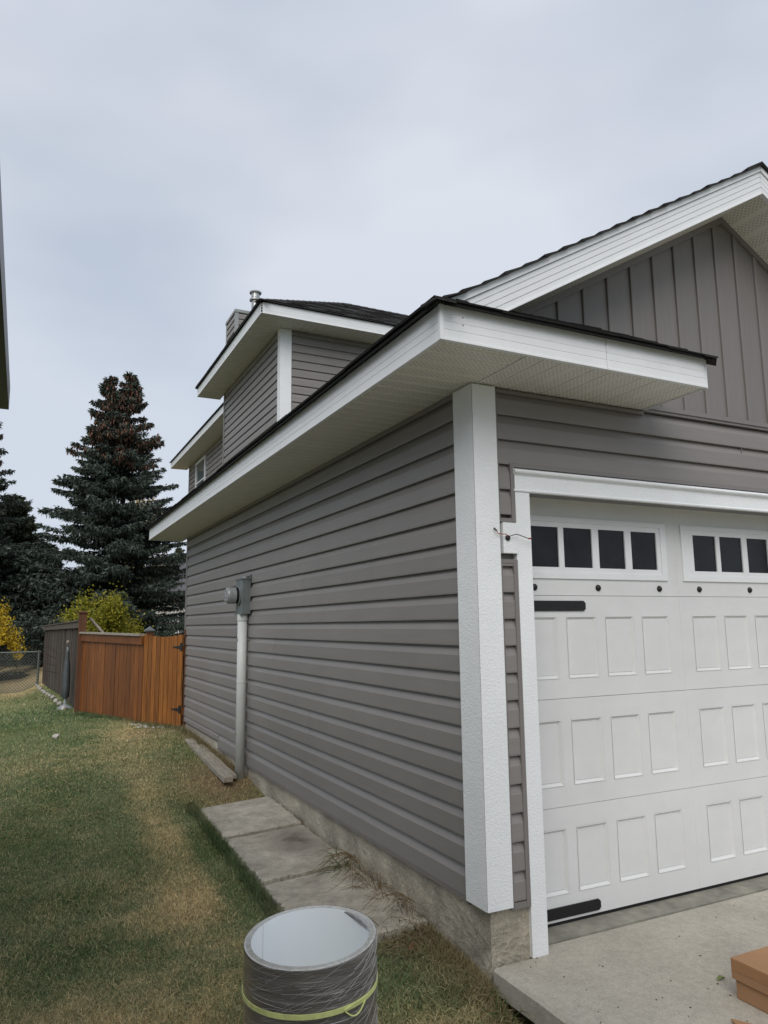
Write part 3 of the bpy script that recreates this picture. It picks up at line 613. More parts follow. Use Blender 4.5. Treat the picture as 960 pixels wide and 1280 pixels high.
# bump roof: hip with its ridge running in x
ZH = ZU+HF+.012; s0x, s0y = ex0-.035, ey0-.035; hw = (UL+UO+.035-s0y)/2; zr = ZH+SL*hw
dk = MB(); yb = UL+UO+.035
dk.slab([(s0x, s0y, ZH+.016), (10, s0y, ZH+.016), (10, s0y+hw, zr+.016), (s0x+hw, s0y+hw, zr+.016)], .016)
dk.slab([(s0x, s0y, ZH+.0155), (s0x+hw, s0y+hw, zr+.0155), (s0x, yb, ZH+.0155)], .016)
dk.slab([(s0x, yb, ZH+.0157), (s0x+hw, s0y+hw, zr+.0157), (10, s0y+hw, zr+.0157), (10, yb, ZH+.0157)], .016)
dk.slab([(1.535, UL, ZH+.016), (6.2, UL, ZH+SL*.62*4.66), (6.2, 18.0, ZH+SL*.62*4.66), (1.535, 18.0, ZH+.016)], .02)
dk.slab([(6.2, UL, ZH+SL*.62*4.66-.001), (10.9, UL, ZH), (10.9, 18.0, ZH), (6.2, 18.0, ZH+SL*.62*4.66-.001)], .02)
dk.build('roof_deck', M['shingle_edge'], house)
sh = MB(); nr = int(hw/cs/.14)
courses(sh, (s0x, s0y, ZH+.018), (1, 0, 0), ups, lambda s: (s*cs, 10-s0x), n=nr, lift=.004, jit=.006)
courses(sh, (s0x, s0y, ZH+.018), (0, 1, 0), upw, lambda s: (s*cs, 2*hw-s*cs), n=nr, lift=.004)
sh.build('shingles', M['shingle'], house, kind='stuff')
hipcaps((s0x, s0y, ZH+.015), (s0x+hw, s0y+hw, zr+.02), 15, .10, m=M['shingle'])
xx = s0x+hw
while xx < 9.5:
    V = [(xx+.19, s0y+hw, zr+.045), (xx+.19, s0y+hw-.13, zr-.03), (xx+.19, s0y+hw+.13, zr-.03), (xx, s0y+hw, zr+.034), (xx, s0y+hw-.13, zr-.042), (xx, s0y+hw+.13, zr-.042)]
    V += [(a, b, c-.012) for a, b, c in V]
    MB().add(V, [(0, 1, 4, 3), (0, 3, 5, 2), (6, 9, 10, 7), (6, 8, 11, 9), (0, 2, 8, 6), (0, 6, 7, 1), (3, 4, 10, 9), (3, 9, 11, 5), (1, 7, 10, 4), (2, 5, 11, 8)]).build('ridge_shingle', M['shingle'], house); xx += .165
# chimney chase and flue
ch = MB().box(1.59, 2.2, 11.0, 11.72, 5.0, 7.80).build('chimney', M['channel'], house)
for k in range(8):
    z = 7.66-.1312*k
    siding(M['siding'], 'w', 1.59, 11.04, 11.68, z, .1312, ch); siding(M['siding'], 's', 11.0, 1.63, 2.18, z, .1312, ch)
MB().box(1.568, 1.635, 10.978, 11.045, 5.6, 7.79).build('corner_post', M['flash'], ch)
MB().box(1.566, 1.63, 11.675, 11.742, 5.6, 7.79).build('corner_post', M['flash'], ch)
MB().box(1.555, 2.24, 10.965, 11.755, 7.79, 7.85).box(1.62, 2.18, 11.03, 11.69, 7.85, 7.875).build('cap_flashing', M['flash'], ch)
MB().lathe((2.10, 11.4, 7.8), [(.082, 0), (.082, .50), (.125, .50), (.125, .53), (.09, .56), (.088, .66), (.125, .665), (.13, .69), (.10, .70), (0, .705)], 20).build('flue_pipe', M['galv'], ch, smooth=False)
MB().lathe((2.10, 11.4, 7.87), [(.15, 0), (.10, .10), (.083, .12)], 20).build('flue_collar', M['galv'], ch)
# ------------------------------------------------------------------ driveway
mb = MB(); zD = -.072
drv = MB(); n = 24
# slab with a slightly broken left edge
edge = [(-.004+random.uniform(-.004, .004), -.02-3.6*i/n) for i in range(n+1)]
V = []; Fc = []
for i, (ex_, ey_) in enumerate(edge):
    t = ey_; V += [(6.5, t, zD), (ex_+.018, t, zD), (ex_, t, zD-.010), (ex_-.002, t, zD-.095+random.uniform(-.012, .012)), (6.5, t, zD-.10)]
for i in range(n):
    a = 5*i; b = a+5
    for k in range(4): Fc.append((a+k, a+k+1, b+k+1, b+k))
Fc.append((4, 3, 2, 1, 0)); Fc.append(tuple(5*n+k for k in range(5)))
drv.add(V, Fc); d = drv.build('driveway', M['concrete']); d['kind'] = 'structure'
MB().box(.2, 6.5, .066, .30, -.4, -.066).build('garage_sill', mat('sill_concrete', (.33, .315, .26), .9, .1, 9, .7, 90, col2=(.17, .165, .14)), None)['kind'] = 'structure'
MB().box(.221, 6.5, -.0195, .058, -.4, zD-.0005).build('driveway_joint', M['concrete'], None)['kind'] = 'structure'
MB().box(.225, 6.5, .0583, .0657, -.4, -.088).build('joint_filler', M['soil'], None)['kind'] = 'structure'
# broken chunk lying under the driveway edge
def rock(name, c, r, label, cat, m=None, seed=1, sq=(1, 1, .7), group=None, parent=None):
    bm = bmesh.new(); bmesh.ops.create_icosphere(bm, subdivisions=3, radius=1)
    for v in bm.verts:
        k = 1+.35*mnoise.noise(v.co*1.3+Vector((seed*7.1, 0, 0)))+.1*mnoise.noise(v.co*4+Vector((seed, 3, 0))); v.co = Vector((v.co.x*sq[0], v.co.y*sq[1], v.co.z*sq[2]))*k*r
    me = bpy.data.meshes.new(name); bm.to_mesh(me); bm.free(); me.materials.append(m or M['stone']); o = bpy.data.objects.new(name, me); COL.objects.link(o); o.location = c
    me.polygons.foreach_set('use_smooth', [True]*len(me.polygons)); tag(o, label, cat, group); return o
rock('broken_concrete', (-.085, -.36, -.245), .06, 'broken grey concrete chunk under the undercut driveway edge', 'rubble', seed=3, sq=(1, 1.6, .7))
# ------------------------------------------------------------------ patio slabs by the wall
labs = ['plain concrete paving slab farthest from the corner, nearest the conduit', 'middle concrete paving slab with a dark stain', 'ribbed concrete paving slab behind the metal roll']
for k, (y0, y1, zr_, zl_) in enumerate([(2.462, 3.285, .02, -.015), (1.530, 2.435, -.015, -.045), (.56, 1.503, -.045, -.075)]):
    zf = [(.012, 0), (0, 0), (-.012, 0)][k]; nx_, ny_ = 40, 56; mb = MB(); xa, xb = -.605, -.02
    V = []
    for j in range(ny_+1):
        for i in range(nx_+1):
            u, v = i/nx_, j/ny_; x = xa+(xb-xa)*u; y = y0+(y1-y0)*v; z = zl_+(zr_-zl_)*u+(.012 if k == 0 else .008)*(v-.5)*2
            if k > 0: z += .0018*math.sin(x*2*math.pi/.0293*1.0)*0
            ee = min(u*(xb-xa), (1-u)*(xb-xa), v*(y1-y0), (1-v)*(y1-y0)); z -= .006*max(0, 1-ee/.012)
            V.append((x+.012*random.uniform(-1, 1)*(ee < .001), y+.008*random.uniform(-1, 1)*(ee < .001), z))
    Fc = [(j*(nx_+1)+i, j*(nx_+1)+i+1, (j+1)*(nx_+1)+i+1, (j+1)*(nx_+1)+i) for j in range(ny_) for i in range(nx_)]
    rim = [i for i in range(nx_+1)]+[j*(nx_+1)+nx_ for j in range(1, ny_+1)]+[ny_*(nx_+1)+i for i in range(nx_-1, -1, -1)]+[j*(nx_+1) for j in range(ny_-1, 0, -1)]
    nb = len(V); V += [(V[r_][0], V[r_][1], V[r_][2]-.05) for r_ in rim]
    Fc += [(rim[i], nb+i, nb+(i+1) % len(rim), rim[(i+1) % len(rim)]) for i in range(len(rim))]
    mb.add(V, Fc)
    sm = M['slab'] if k == 0 else M['slab'].copy()
    if k:
        t = sm.node_tree; b = t.nodes['Principled BSDF']; tcn = t.nodes.new('ShaderNodeTexCoord'); s3 = t.nodes.new('ShaderNodeSeparateXYZ'); t.links.new(tcn.outputs['Object'], s3.inputs[0])
        def sn(o, f):
            a = t.nodes.new('ShaderNodeMath'); a.operation = 'MULTIPLY'; a.inputs[1].default_value = f; t.links.new(o, a.inputs[0]); c = t.nodes.new('ShaderNodeMath'); c.operation = 'SINE'; t.links.new(a.outputs[0], c.inputs[0]); return c.outputs[0]
        pm = t.nodes.new('ShaderNodeMath'); pm.operation = 'MAXIMUM'; t.links.new(sn(s3.outputs['X'], 2*math.pi/.012), pm.inputs[0]); t.links.new(sn(s3.outputs['Y'], 2*math.pi/.022), pm.inputs[1])
        b2 = t.nodes.new('ShaderNodeBump'); b2.inputs['Strength'].default_value = .45; b2.inputs['Distance'].default_value = .002
        old = b.inputs['Normal'].links[0].from_socket; t.links.new(pm.outputs[0], b2.inputs['Height']); t.links.new(old, b2.inputs['Normal']); t.links.new(b2.outputs[0], b.inputs['Normal'])
        if k == 1:   # the dark stain near the wall
            mpn = t.nodes.new('ShaderNodeMapping'); mpn.vector_type = 'POINT'; mpn.inputs['Location'].default_value = (.19/.26, -2.12/.42, 0); mpn.inputs['Scale'].default_value = (1/.26, 1/.42, 0)
            t.links.new(tcn.outputs['Object'], mpn.inputs[0]); gr = t.nodes.new('ShaderNodeTexGradient'); gr.gradient_type = 'SPHERICAL'
            nn = t.nodes.new('ShaderNodeTexNoise'); nn.inputs['Scale'].default_value = 9; nn.inputs['Detail'].default_value = 5; t.links.new(tcn.outputs['Object'], nn.inputs['Vector'])
            ad = t.nodes.new('ShaderNodeMix'); ad.data_type = 'RGBA'; ad.inputs[0].default_value = .35; t.links.new(mpn.outputs[0], ad.inputs[6]); t.links.new(nn.outputs['Color'], ad.inputs[7])
            t.links.new(mpn.outputs[0], gr.inputs[0]); ms = t.nodes.new('ShaderNodeMath'); ms.operation = 'MULTIPLY'; t.links.new(gr.outputs['Fac'], ms.inputs[0]); t.links.new(nn.outputs[0], ms.inputs[1])
            m2 = t.nodes.new('ShaderNodeMath'); m2.operation = 'MULTIPLY'; m2.use_clamp = True; m2.inputs[1].default_value = 1.7; t.links.new(ms.outputs[0], m2.inputs[0])
            mm = t.nodes.new('ShaderNodeMix'); mm.data_type = 'RGBA'; src = b.inputs['Base Color'].links[0].from_socket; t.links.new(m2.outputs[0], mm.inputs[0]); t.links.new(src, mm.inputs[6]); mm.inputs[7].default_value = (.12, .095, .075, 1); t.links.new(mm.outputs[2], b.inputs['Base Color'])
    o = mb.build('paving_slab', sm); tag(o, labs[k], 'paving slab', 'concrete slabs along the garage wall')
# ------------------------------------------------------------------ electric meter
mt = thing('electric_meter', 'grey electric meter box and round meter on a white conduit against the siding', 'electric meter', (-.05, 4.03, .06))
MB().box(-.106, -.017, 3.94, 4.165, 1.572, 1.905).build('meter_box', M['metal'], mt, bevel=.004)
MB().box(-.112, -.02, 3.934, 4.171, 1.905, 1.915).box(-.114, -.104, 3.934, 4.171, 1.562, 1.574).build('box_lid', M['metal'], mt)
MB().lathe((-.106, 4.052, 1.752), [(.098, .002), (.098, -.012), (.086, -.016), (.082, -.016)], 28, 'x').build('socket_ring', M['metal'], mt, smooth=False)
MB().lathe((-.106, 4.052, 1.752), [(.068, -.010), (.068, -.058), (.0, -.058)], 28, 'x').build('meter_base', M['black'], mt)
MB().lathe((-.106, 4.052, 1.752), [(.080, -.040), (.080, -.105), (.074, -.122), (.062, -.128), (0, -.130)], 28, 'x').build('meter_glass', M['dial'], mt)
MB().box(-.238, -.236, 4.02, 4.085, 1.735, 1.785).box(-.237, -.2355, 4.01, 4.095, 1.70, 1.722).build('dial_plate', M['flash'], mt)
MB().tube([(-.06, 3.99, 1.915), (-.06, 3.99, 1.935)], .030, 14).build('hub', M['galv'], mt)
MB().tube([(-.03, 3.98, 1.93), (-.03, 3.96, 1.945), (-.02, 3.94, 1.95)], .006, 8).build('cable', M['flash'], mt)
MB().box(-.0225, -.016, 3.905, 3.937, 1.55, 1.955).build('mounting_board', M['black'], mt)
MB().lathe((-.075, 4.02, 1.51), [(.052, 0), (.052, .06)], 20).build('coupling', M['conduit'], mt, smooth=False)
MB().tube([(-.075, 4.02, .04), (-.075, 4.02, .92), (-.075, 4.02, 1.56)], .046, 20).build('conduit', M['conduit'], mt, smooth=True)
for zc_ in (.45, 1.32):
    MB().box(-.128, -.017, 4.008, 4.034, zc_, zc_+.022).box(-.024, -.0165, 3.955, 4.085, zc_, zc_+.022).build('clamp', M['galv'], mt)
MB().lathe((-.075, 4.02, .925), [(.047, 0), (.0495, .002), (.0495, .010), (.047, .012)], 20).build('conduit_joint', M['conduit'], mt)
# ------------------------------------------------------------------ roll of metal coil
rl = thing('metal_coil_roll', 'upright roll of white-backed sheet metal wrapped in plastic film with yellow strap', 'metal roll', (-.979, -.297, -.235))
TX, TY, RR = .063, .047, .24; ZR = .344; NR = 72
def rp(r, a, h):   # h below the tilted rim
    return (-.979+r*math.cos(a), -.297+r*math.sin(a), ZR+(RR*0+r)*(TX*math.cos(a)+TY*math.sin(a))-h)
def shell(rows, closed=True):
    mb = MB(); n = NR; V = [rp(r, 2*math.pi*k/n, h) for r, h in rows for k in range(n)]
    mb.add(V, [(i*n+k, i*n+(k+1) % n, (i+1)*n+(k+1) % n, (i+1)*n+k) for i in range(len(rows)-1) for k in range(n)]); return mb
shell([(.215, .002), (.215, .30), (.215, .57)]).build('inner_sheet', M['coilin'], rl, smooth=True)
mb = MB()
for aa in (2.2,): mb.tube([rp(.2145, aa+(.04 if False else 0), .004), rp(.2145, aa, .3), rp(.2145, aa, .55)], .0008, 4, False)
mb.build('sheet_edge', M['coilrim'], rl)
mb = MB(); n = NR
rows = [.215, .2165, .2175, .2205, .2215, .2245, .2255, .2285, .2295, .2325, .234, .239]; hts = [.004, 0, .003, .0005, .0035, 0, .003, 0, .003, 0, .002, .003]
shell(list(zip(rows, hts))).build('rim', M['coilrim'], rl)
mb = MB(); V = []; hs = np.linspace(0, .57, 40)
for j, h in enumerate(hs):
    for k in range(n):
        a = 2*math.pi*k/n; r = RR+.0012*mnoise.noise(Vector((math.cos(a)*3, math.sin(a)*3, h*40+a*.8)))+.001*math.sin(h*120+a*2); V.append(rp(r, a, .002+h))
mb.add(V, [(i*n+k, i*n+(k+1) % n, (i+1)*n+(k+1) % n, (i+1)*n+k) for i in range(len(hs)-1) for k in range(n)]); mb.build('film_wrap', M['film'], rl, smooth=True)
P = []; hst = lambda a: .155+.012*math.sin(a+.6)
shell([(0, .56), (RR, .56)]).build('base', M['coilin'], rl)  # hidden closing disc, made white to bounce light up inside the roll
mb = MB(); V = []
for k in range(n):
    a = 2*math.pi*k/n; h = hst(a)
    V += [rp(RR+.0015, a, h+.0085), rp(RR+.004, a, h+.008), rp(RR+.004, a, h-.008), rp(RR+.0015, a, h-.0085)]
mb.add(V, [(4*k+j, 4*((k+1) % n)+j, 4*((k+1) % n)+(j+1) % 4, 4*k+(j+1) % 4) for k in range(n) for j in range(4)]); mb.build('strap', M['lime'], rl)
al = math.radians(-88+16); lp = [rp(RR+.008+.003*math.sin(t*math.pi), al+(t-.5)*.36, hst(al)+.004+.030*math.sin(t*math.pi)*(1-.35*t)) for t in np.linspace(0, 1, 14)]
MB().tube(lp, .0028, 6).build('strap_loop', M['lime'], rl)
MB().tube([rp(RR+.006, al-.2, hst(al)), rp(RR+.011, al+.0, hst(al)-.010), rp(RR+.006, al+.22, hst(al)-.006)], .003, 6).build('strap_loop', M['lime'], rl)
mb = MB(); rw = random.Random(5)
for k in range(150):
    a0 = rw.uniform(-3.1, .3); h0 = rw.uniform(.01, .54); ln = rw.uniform(.15, 1.1); sl_ = rw.choice([-.13, -.10, -.08, -.02]) + rw.gauss(0, .012); w_ = rw.uniform(.0003, .0009)
    mb.tube([rp(RR+.0014, a0+ln*t, min(.56, max(.004, h0+sl_*ln*t+.006*math.sin(t*3+k)))) for t in np.linspace(0, 1, 9)], w_, 3, False)
mb.build('film_wrinkles', mat('film_wrinkle', (.36, .355, .34), .25, .2, 40, spec=.8), rl, kind='stuff')
# folded plastic edge on the inside right of the rim
mb = MB(); V = []
for t in np.linspace(0, 1, 17): a = math.radians(-22)+t*.95; g = math.sin(t*math.pi); V += [rp(.2148, a, .004), rp(.214-.006*g-.002*math.sin(t*23), a, .007), rp(.2145-.003*g, a, .010+.018*g)]
mb.add(V, [(3*i+k, 3*i+k+1, 3*i+k+4, 3*i+k+3) for i in range(16) for k in (0, 1)]); mb.build('film_edge', M['film'], rl, smooth=True)
# ------------------------------------------------------------------ cardboard box
bx_ = thing('cardboard_box', 'brown cardboard box with lid at the right edge of the driveway', 'box', (.93, -.92, zD))
MB().box(.728, 1.15, -1.15, -.700, zD+.002, .03).build('box_base', M['carton'], bx_, bevel=.002)
MB().box(.718, 1.16, -1.16, -.690, .004, .083).build('box_lid', M['carton'], bx_, bevel=.002)
MB().box(.7165, .7185, -1.15, -.697, .04, .079).build('tape_edge', mat('carton_flap', (.36, .19, .09), .8, .1, 6), bx_)
cb = MB().slab([(.552, -.812, -.058), (.66, -.98, -.062), (.60, -1.25, -.062), (.44, -1.05, -.064)], .006).build('cardboard_scrap', M['carton']); tag(cb, 'brown cardboard flap corner poking in at the bottom edge of the photo', 'cardboard')
# leaf and specks
def leaf(name, c, r, m, label, rot=0):
    mb = MB(); V = [(c[0], c[1], c[2]+.004)]; n = 14
    for k in range(n):
        a = 2*math.pi*k/n; R_ = r*(.75+.35*math.cos(2*a)*.5+.08*math.sin(5*a)); x, y = R_*math.cos(a)*1.2, R_*math.sin(a)*.8
        V.append((c[0]+x*math.cos(rot)-y*math.sin(rot), c[1]+x*math.sin(rot)+y*math.cos(rot), c[2]+.002+.012*abs(math.sin(a))))
    mb.add(V, [(0, 1+k, 1+(k+1) % n) for k in range(n)]); o = mb.build(name, m); tag(o, label, 'leaf'); return o
leaf('fallen_leaf', (.805, -.560, zD+.001), .022, M['greenleaf'], 'small green leaf lying on the driveway near the box')
leaf('fallen_leaf', (-.17, .42, float(gh(-.17, .42))+.03), .035, M['deadleaf'], 'reddish brown dead leaf in the grass near the ribbed slab', .6)
mb = MB()
for k in range(70):
    x, y = random.uniform(.1, 2.4), random.uniform(-1.2, 0.0); s_ = random.uniform(.001, .0035); a = random.uniform(0, 3)
    mb.slab([(x+s_*2*math.cos(a), y+s_*2*math.sin(a), zD+.0035), (x-s_*math.sin(a), y+s_*math.cos(a), zD+.003), (x-s_*2*math.cos(a), y-s_*2*math.sin(a), zD+.003), (x+s_*math.sin(a), y-s_*math.cos(a), zD+.0035)], .0025)
o = mb.build('grit', M['soil']); o['kind'] = 'stuff'
# ------------------------------------------------------------------ planks by the conduit
pk = thing('timber_plank', 'pair of weathered timber offcuts lying on the grass beside the conduit', 'plank', (-.19, 4.9, .09))
def bar(P, Q, w, h, z0, z1):
    P, Q = Vector((*P, z0)), Vector((*Q, z1)); d = (Q-P).normalized(); s_ = Vector((d.y, -d.x, 0)).normalized()*w/2
    return [P-s_, P+s_, Q+s_, Q-s_], h
pts, h = bar((-.245, 3.78), (-.165, 5.70), .085, .045, .118, .150); MB().slab(pts, h).build('plank', M['plank'], pk, bevel=.003)
pts, h = bar((-.160, 3.90), (-.088, 5.66), .050, .035, .108, .140); MB().slab(pts, h).build('plank', M['plank'], pk, bevel=.003)
pts, h = bar((-.155, 5.74), (-.14, 6.05), .10, .03, .15, .155); MB().slab(pts, h).build('plank', M['plank'], pk, bevel=.003)
# ------------------------------------------------------------------ fence and gate
G0, G1, G2, G3 = Vector((-.055, 6.985, 0)), Vector((-.435, 7.86, 0)), Vector((-1.08, 10.25, 0)), Vector((-1.385, 20.0, 0))
def board_run(parent, P, Q, n, zb, zt, w, th, m, name='board', off=0, gap=.012, tj=0.0, zj=0.0):
    d = (Q-P); Lh = d.length; d.normalize(); nn = Vector((-d.y, d.x, 0))
    if nn.x > 0: nn = -nn
    for k in range(n):
        a = P+d*(Lh*k/n+gap/2); b = P+d*(Lh*(k+1)/n-gap/2); t = (k+.5)/n; z0 = zb(t); z1 = zt(t)+random.uniform(-zj, zj)
        o = nn*(off+random.uniform(-tj, tj)); V = [a+o, b+o, b+o-nn*th, a+o-nn*th]
        MB().add([(v.x, v.y, z0) for v in V]+[(v.x, v.y, z1) for v in V], [(0, 3, 2, 1), (4, 5, 6, 7), (0, 1, 5, 4), (1, 2, 6, 5), (2, 3, 7, 6), (3, 0, 4, 7)]).build(name, m, parent)
def beam(P, Q, z0, z1, w, h, name, m, parent, off=0):
    d = (Q-P).normalized(); nn = Vector((-d.y, d.x, 0)); nn = -nn if nn.x > 0 else nn
    a, b = P+nn*off, Q+nn*off; s_ = nn*w/2; V = []
    for p_, z in ((a, z0), (b, z1)): V += [(p_+s_).to_tuple()[:2]+(z,), (p_-s_).to_tuple()[:2]+(z,), (p_-s_).to_tuple()[:2]+(z+h,), (p_+s_).to_tuple()[:2]+(z+h,)]
    return MB().add(V, [(0, 1, 5, 4), (1, 2, 6, 5), (2, 3, 7, 6), (3, 0, 4, 7), (0, 3, 2, 1), (4, 5, 6, 7)]).build(name, m, parent)
gt = thing('wooden_gate', 'orange-brown stained cedar gate with black strap hinges beside the garage wall', 'gate', (-.2, 7.3, .14))
dg = (G1-G0).normalized()
board_run(gt, G0+dg*.02, G1-dg*.008, 9, lambda t: .175-.02*t, lambda t: 1.355-.035*math.sin(t*math.pi)+.005, .1, .018, M['cedar'], tj=.002)
beam(G0+dg*.03, G1-dg*.03, 1.10, 1.10, .035, .085, 'rail', M['cedar'], gt, off=-.04); beam(G0+dg*.03, G1-dg*.03, .32, .32, .035, .085, 'rail', M['cedar'], gt, off=-.04)
for z in (1.19, .385):
    a = G0+dg*.015; nn = Vector((-dg.y, dg.x, 0)); nn = -nn if nn.x > 0 else nn
    mb = MB(); q0, q1 = a+nn*.006, a+nn*.001; b_ = a+dg*.22
    V = [(*(a+nn*.008)[:2], z-.045), (*(a+nn*.008)[:2], z+.055), (*(a+dg*.05+nn*.008)[:2], z+.055), (*(a+dg*.05+nn*.008)[:2], z+.022), (*(b_+nn*.008)[:2], z+.004), (*(b_+nn*.008)[:2], z-.004), (*(a+dg*.05+nn*.008)[:2], z-.022), (*(a+dg*.05+nn*.008)[:2], z-.045)]
    V2 = [(v[0]-nn.x*.006, v[1]-nn.y*.006, v[2]) for v in V]; n = 8
    mb.add(V+V2, [tuple(range(n)), tuple(reversed(range(n, 2*n)))]+[(i, (i+1) % n, (i+1) % n+n, i+n) for i in range(n)]); mb.build('hinge', M['black'], gt)
MB().box(-.032, .02, 6.99+.0, 7.09, .12, 1.42).build('hinge_post', M['postwood'], gt)
fp = thing('cedar_fence_panel', 'orange-brown stained cedar fence panel between the gate and the tall post', 'fence panel', (-.75, 9.0, .13))
d2 = (G2-G1).normalized()
board_run(fp, G1+d2*.005, G2-d2*.06, 17, lambda t: .145-.05*t, lambda t: 1.235+.02*t, .13, .018, M['cedar_dark'], tj=.003)
beam(G1+d2*.0, G2-d2*.05, 1.215, 1.245, .045, .12, 'top_rail', M['cedar_dark'], fp, off=.012)
beam(G1+d2*.02, G2-d2*.04, 1.336, 1.366, .13, .028, 'cap_board', M['plank'], fp)
def post(name, P, z0, z1, w, m, parent, cap=True, capm=None, hc=.04):
    mb = MB().box(P.x-w/2, P.x+w/2, P.y-w/2, P.y+w/2, z0, z1).build(name, m, parent)
    if cap:
        c = w/2+.02; MB().box(P.x-c, P.x+c, P.y-c, P.y+c, z1, z1+.022).add([(P.x-c+.01, P.y-c+.01, z1+.022), (P.x+c-.01, P.y-c+.01, z1+.022), (P.x+c-.01, P.y+c-.01, z1+.022), (P.x-c+.01, P.y+c-.01, z1+.022), (P.x, P.y, z1+.022+hc)], [(0, 1, 4), (1, 2, 4), (2, 3, 4), (3, 0, 4)]).build('post_cap', capm or m, mb)
    return mb
post('gate_post', G1+Vector((.085, .06, 0)), .0, 1.40, .095, M['postwood'], fp, capm=M['metal'], hc=.05)
post('tall_post', G2, .0, 1.70, .12, M['postwood'], fp, hc=.02)
gf = thing('weathered_fence', 'tall weathered grey-brown board fence running back along the yard', 'fence', (-1.2, 14, .1))
d3 = (G3-G2).normalized(); n3 = 66; gz = lambda t: float(gh(-1.1-.3*t, 10.3+9.7*t))
board_run(gf, G2+d3*.08, G3, n3, lambda t: gz(t)+.03, lambda t: 1.50-.04*t, .14, .018, M['oldwood'], tj=.012, zj=.012, gap=.010)
beam(G2, G3, 1.46, 1.40, .05, .10, 'top_rail', M['oldwood'], gf, off=.025); beam(G2+d3*.05, G3, .3, .3, .04, .09, 'rail', M['oldwood'], gf, off=-.05)
for k in range(1, 5):
    P_ = G2+d3*(9.755*k/4); post('post', P_+Vector((.05, 0, 0)), 0, 1.56-.02*k, .10, M['oldwood'], gf)
for k in range(4): beam(G2+d3*(9.755*k/4+.08), G2+d3*(9.755*(k+1)/4-.08), 1.565-.015*k, 1.55-.015*k, .14, .028, 'cap_board', M['oldwood'], gf)
# leaning brace behind the fence corner
br = MB().tube([(-.96, 10.4, 1.62), (-.74, 10.3, 1.36)], .025, 4).build('brace_board', M['plank']); tag(br, 'diagonal timber brace leaning behind the tall fence post', 'brace')
for k in range(11):
    t = k/10; y = 11.0+8.6*t; x = -1.2-.26*t-.06
    rock('edging_stone', (x, y, float(gh(x, y))+.03), .055+.02*random.random(), 'pale edging stone in the row along the foot of the weathered fence', 'stone', seed=k+10, sq=(.7, 1.8, .7), group='pale stones along the weathered fence')
# parasol
ps = thing('folded_parasol', 'folded blue-grey parasol standing upright against the weathered fence', 'parasol', (-1.235, 11.2, .08))
mb = MB(); n = 16; V = []; prof = [(.05, .16), (.12, .20), (.135, .40), (.12, .60), (.10, .78), (.065, .84), (.075, .88), (.045, .98), (.02, 1.08)]
for r, h in prof:
    for k in range(n): a = 2*math.pi*k/n; q = r*.50*(1+.22*math.cos(a*8)); V.append((-1.235+q*math.cos(a)*.8, 11.2+q*math.sin(a)*.8, .08+h))
mb.add(V, [(i*n+k, i*n+(k+1) % n, (i+1)*n+(k+1) % n, (i+1)*n+k) for i in range(len(prof)-1) for k in range(n)]); mb.build('canopy', M['parasol'], ps, smooth=True)
MB().tube([(-1.235, 11.2, .06), (-1.235, 11.2, 1.13)], .018, 8).build('pole', M['pole'], ps)
MB().lathe((-1.235, 11.2, 1.24), [(0, -.06), (.022, -.05), (.03, -.02), (.02, 0), (0, .01)], 10).build('finial', M['plank'], ps)
MB().lathe((-1.235, 11.2, .05), [(.13, 0), (.13, .04), (.03, .10), (.02, .16)], 16).build('foot', M['pole'], ps)
# chain link fence
cf = thing('chain_link_fence', 'chain-link fence with a top rail across the back of the yard', 'fence', (-4, 20.2, -.25))
zc0, zc1 = -.30, .80
MB().tube([(-1.45, 20.2, zc1), (-9, 20.2, zc1)], .022, 8).build('top_rail', M['chain'], cf)
for x in (-1.5, -3.9, -6.3, -8.7): MB().tube([(x, 20.2, zc0-.1), (x, 20.2, zc1+.05)], .03, 8).build('post', M['chain'], cf)
mb = MB(); st = .085; H = zc1-zc0; w = .0035
for k in range(int((7.5+H)/st)):
    for sg in (1, -1):
        x0 = -1.45-k*st+(H if sg > 0 else 0); x1 = x0-H*1.0 if sg > 0 else x0+H*1.0
        if sg < 0: x0 = -1.45-k*st; x1 = x0+H
        P_, Q_ = Vector((x0, 20.2, zc0)), Vector((x1, 20.2, zc1)); lim0, lim1 = -9, -1.45
        def clip(P_, Q_):
            d = Q_-P_; t0, t1 = 0, 1
            for s_, lim in ((1, lim1), (-1, -lim0)):
                a = s_*P_.x-lim; b = s_*d.x
                if abs(b) < 1e-9: continue
                t = -a/b
                if b > 0: t1 = min(t1, t)
                else: t0 = max(t0, t)
            return (P_+d*t0, P_+d*t1) if t1 > t0+.01 else None
        c = clip(P_, Q_)
        if c: mb.tube([c[0]+Vector((0, .003*sg, 0)), c[1]+Vector((0, .003*sg, 0))], w*1.6, 3, False)
mb.build('mesh', M['chain'], cf, kind='stuff')
bd = MB().box(-6.5, -1.66, 24.0, 24.2, -.42, -.03).build('raised_bed_beam', M['oldwood']); tag(bd, 'grey timber raised-bed edge beyond the chain-link fence', 'timber bed')
rock('white_stone', (-1.525, 7.35, float(gh(-1.525, 7.35))+.035), .04, 'fist-sized whitish stone on the lawn in front of the fence', 'stone', seed=4, sq=(1, 1, .95))
for k in range(26):
    x = -.42+random.uniform(-.16, .22); y = 7.55+random.uniform(-.25, .12)-(x+.4)*1.5; rock('pebble', (x, y, float(gh(x, y))+.008), random.uniform(.010, .022), 'small pale pebble on the bare patch in front of the gate', 'pebble', seed=k, group='pebbles in front of the gate')
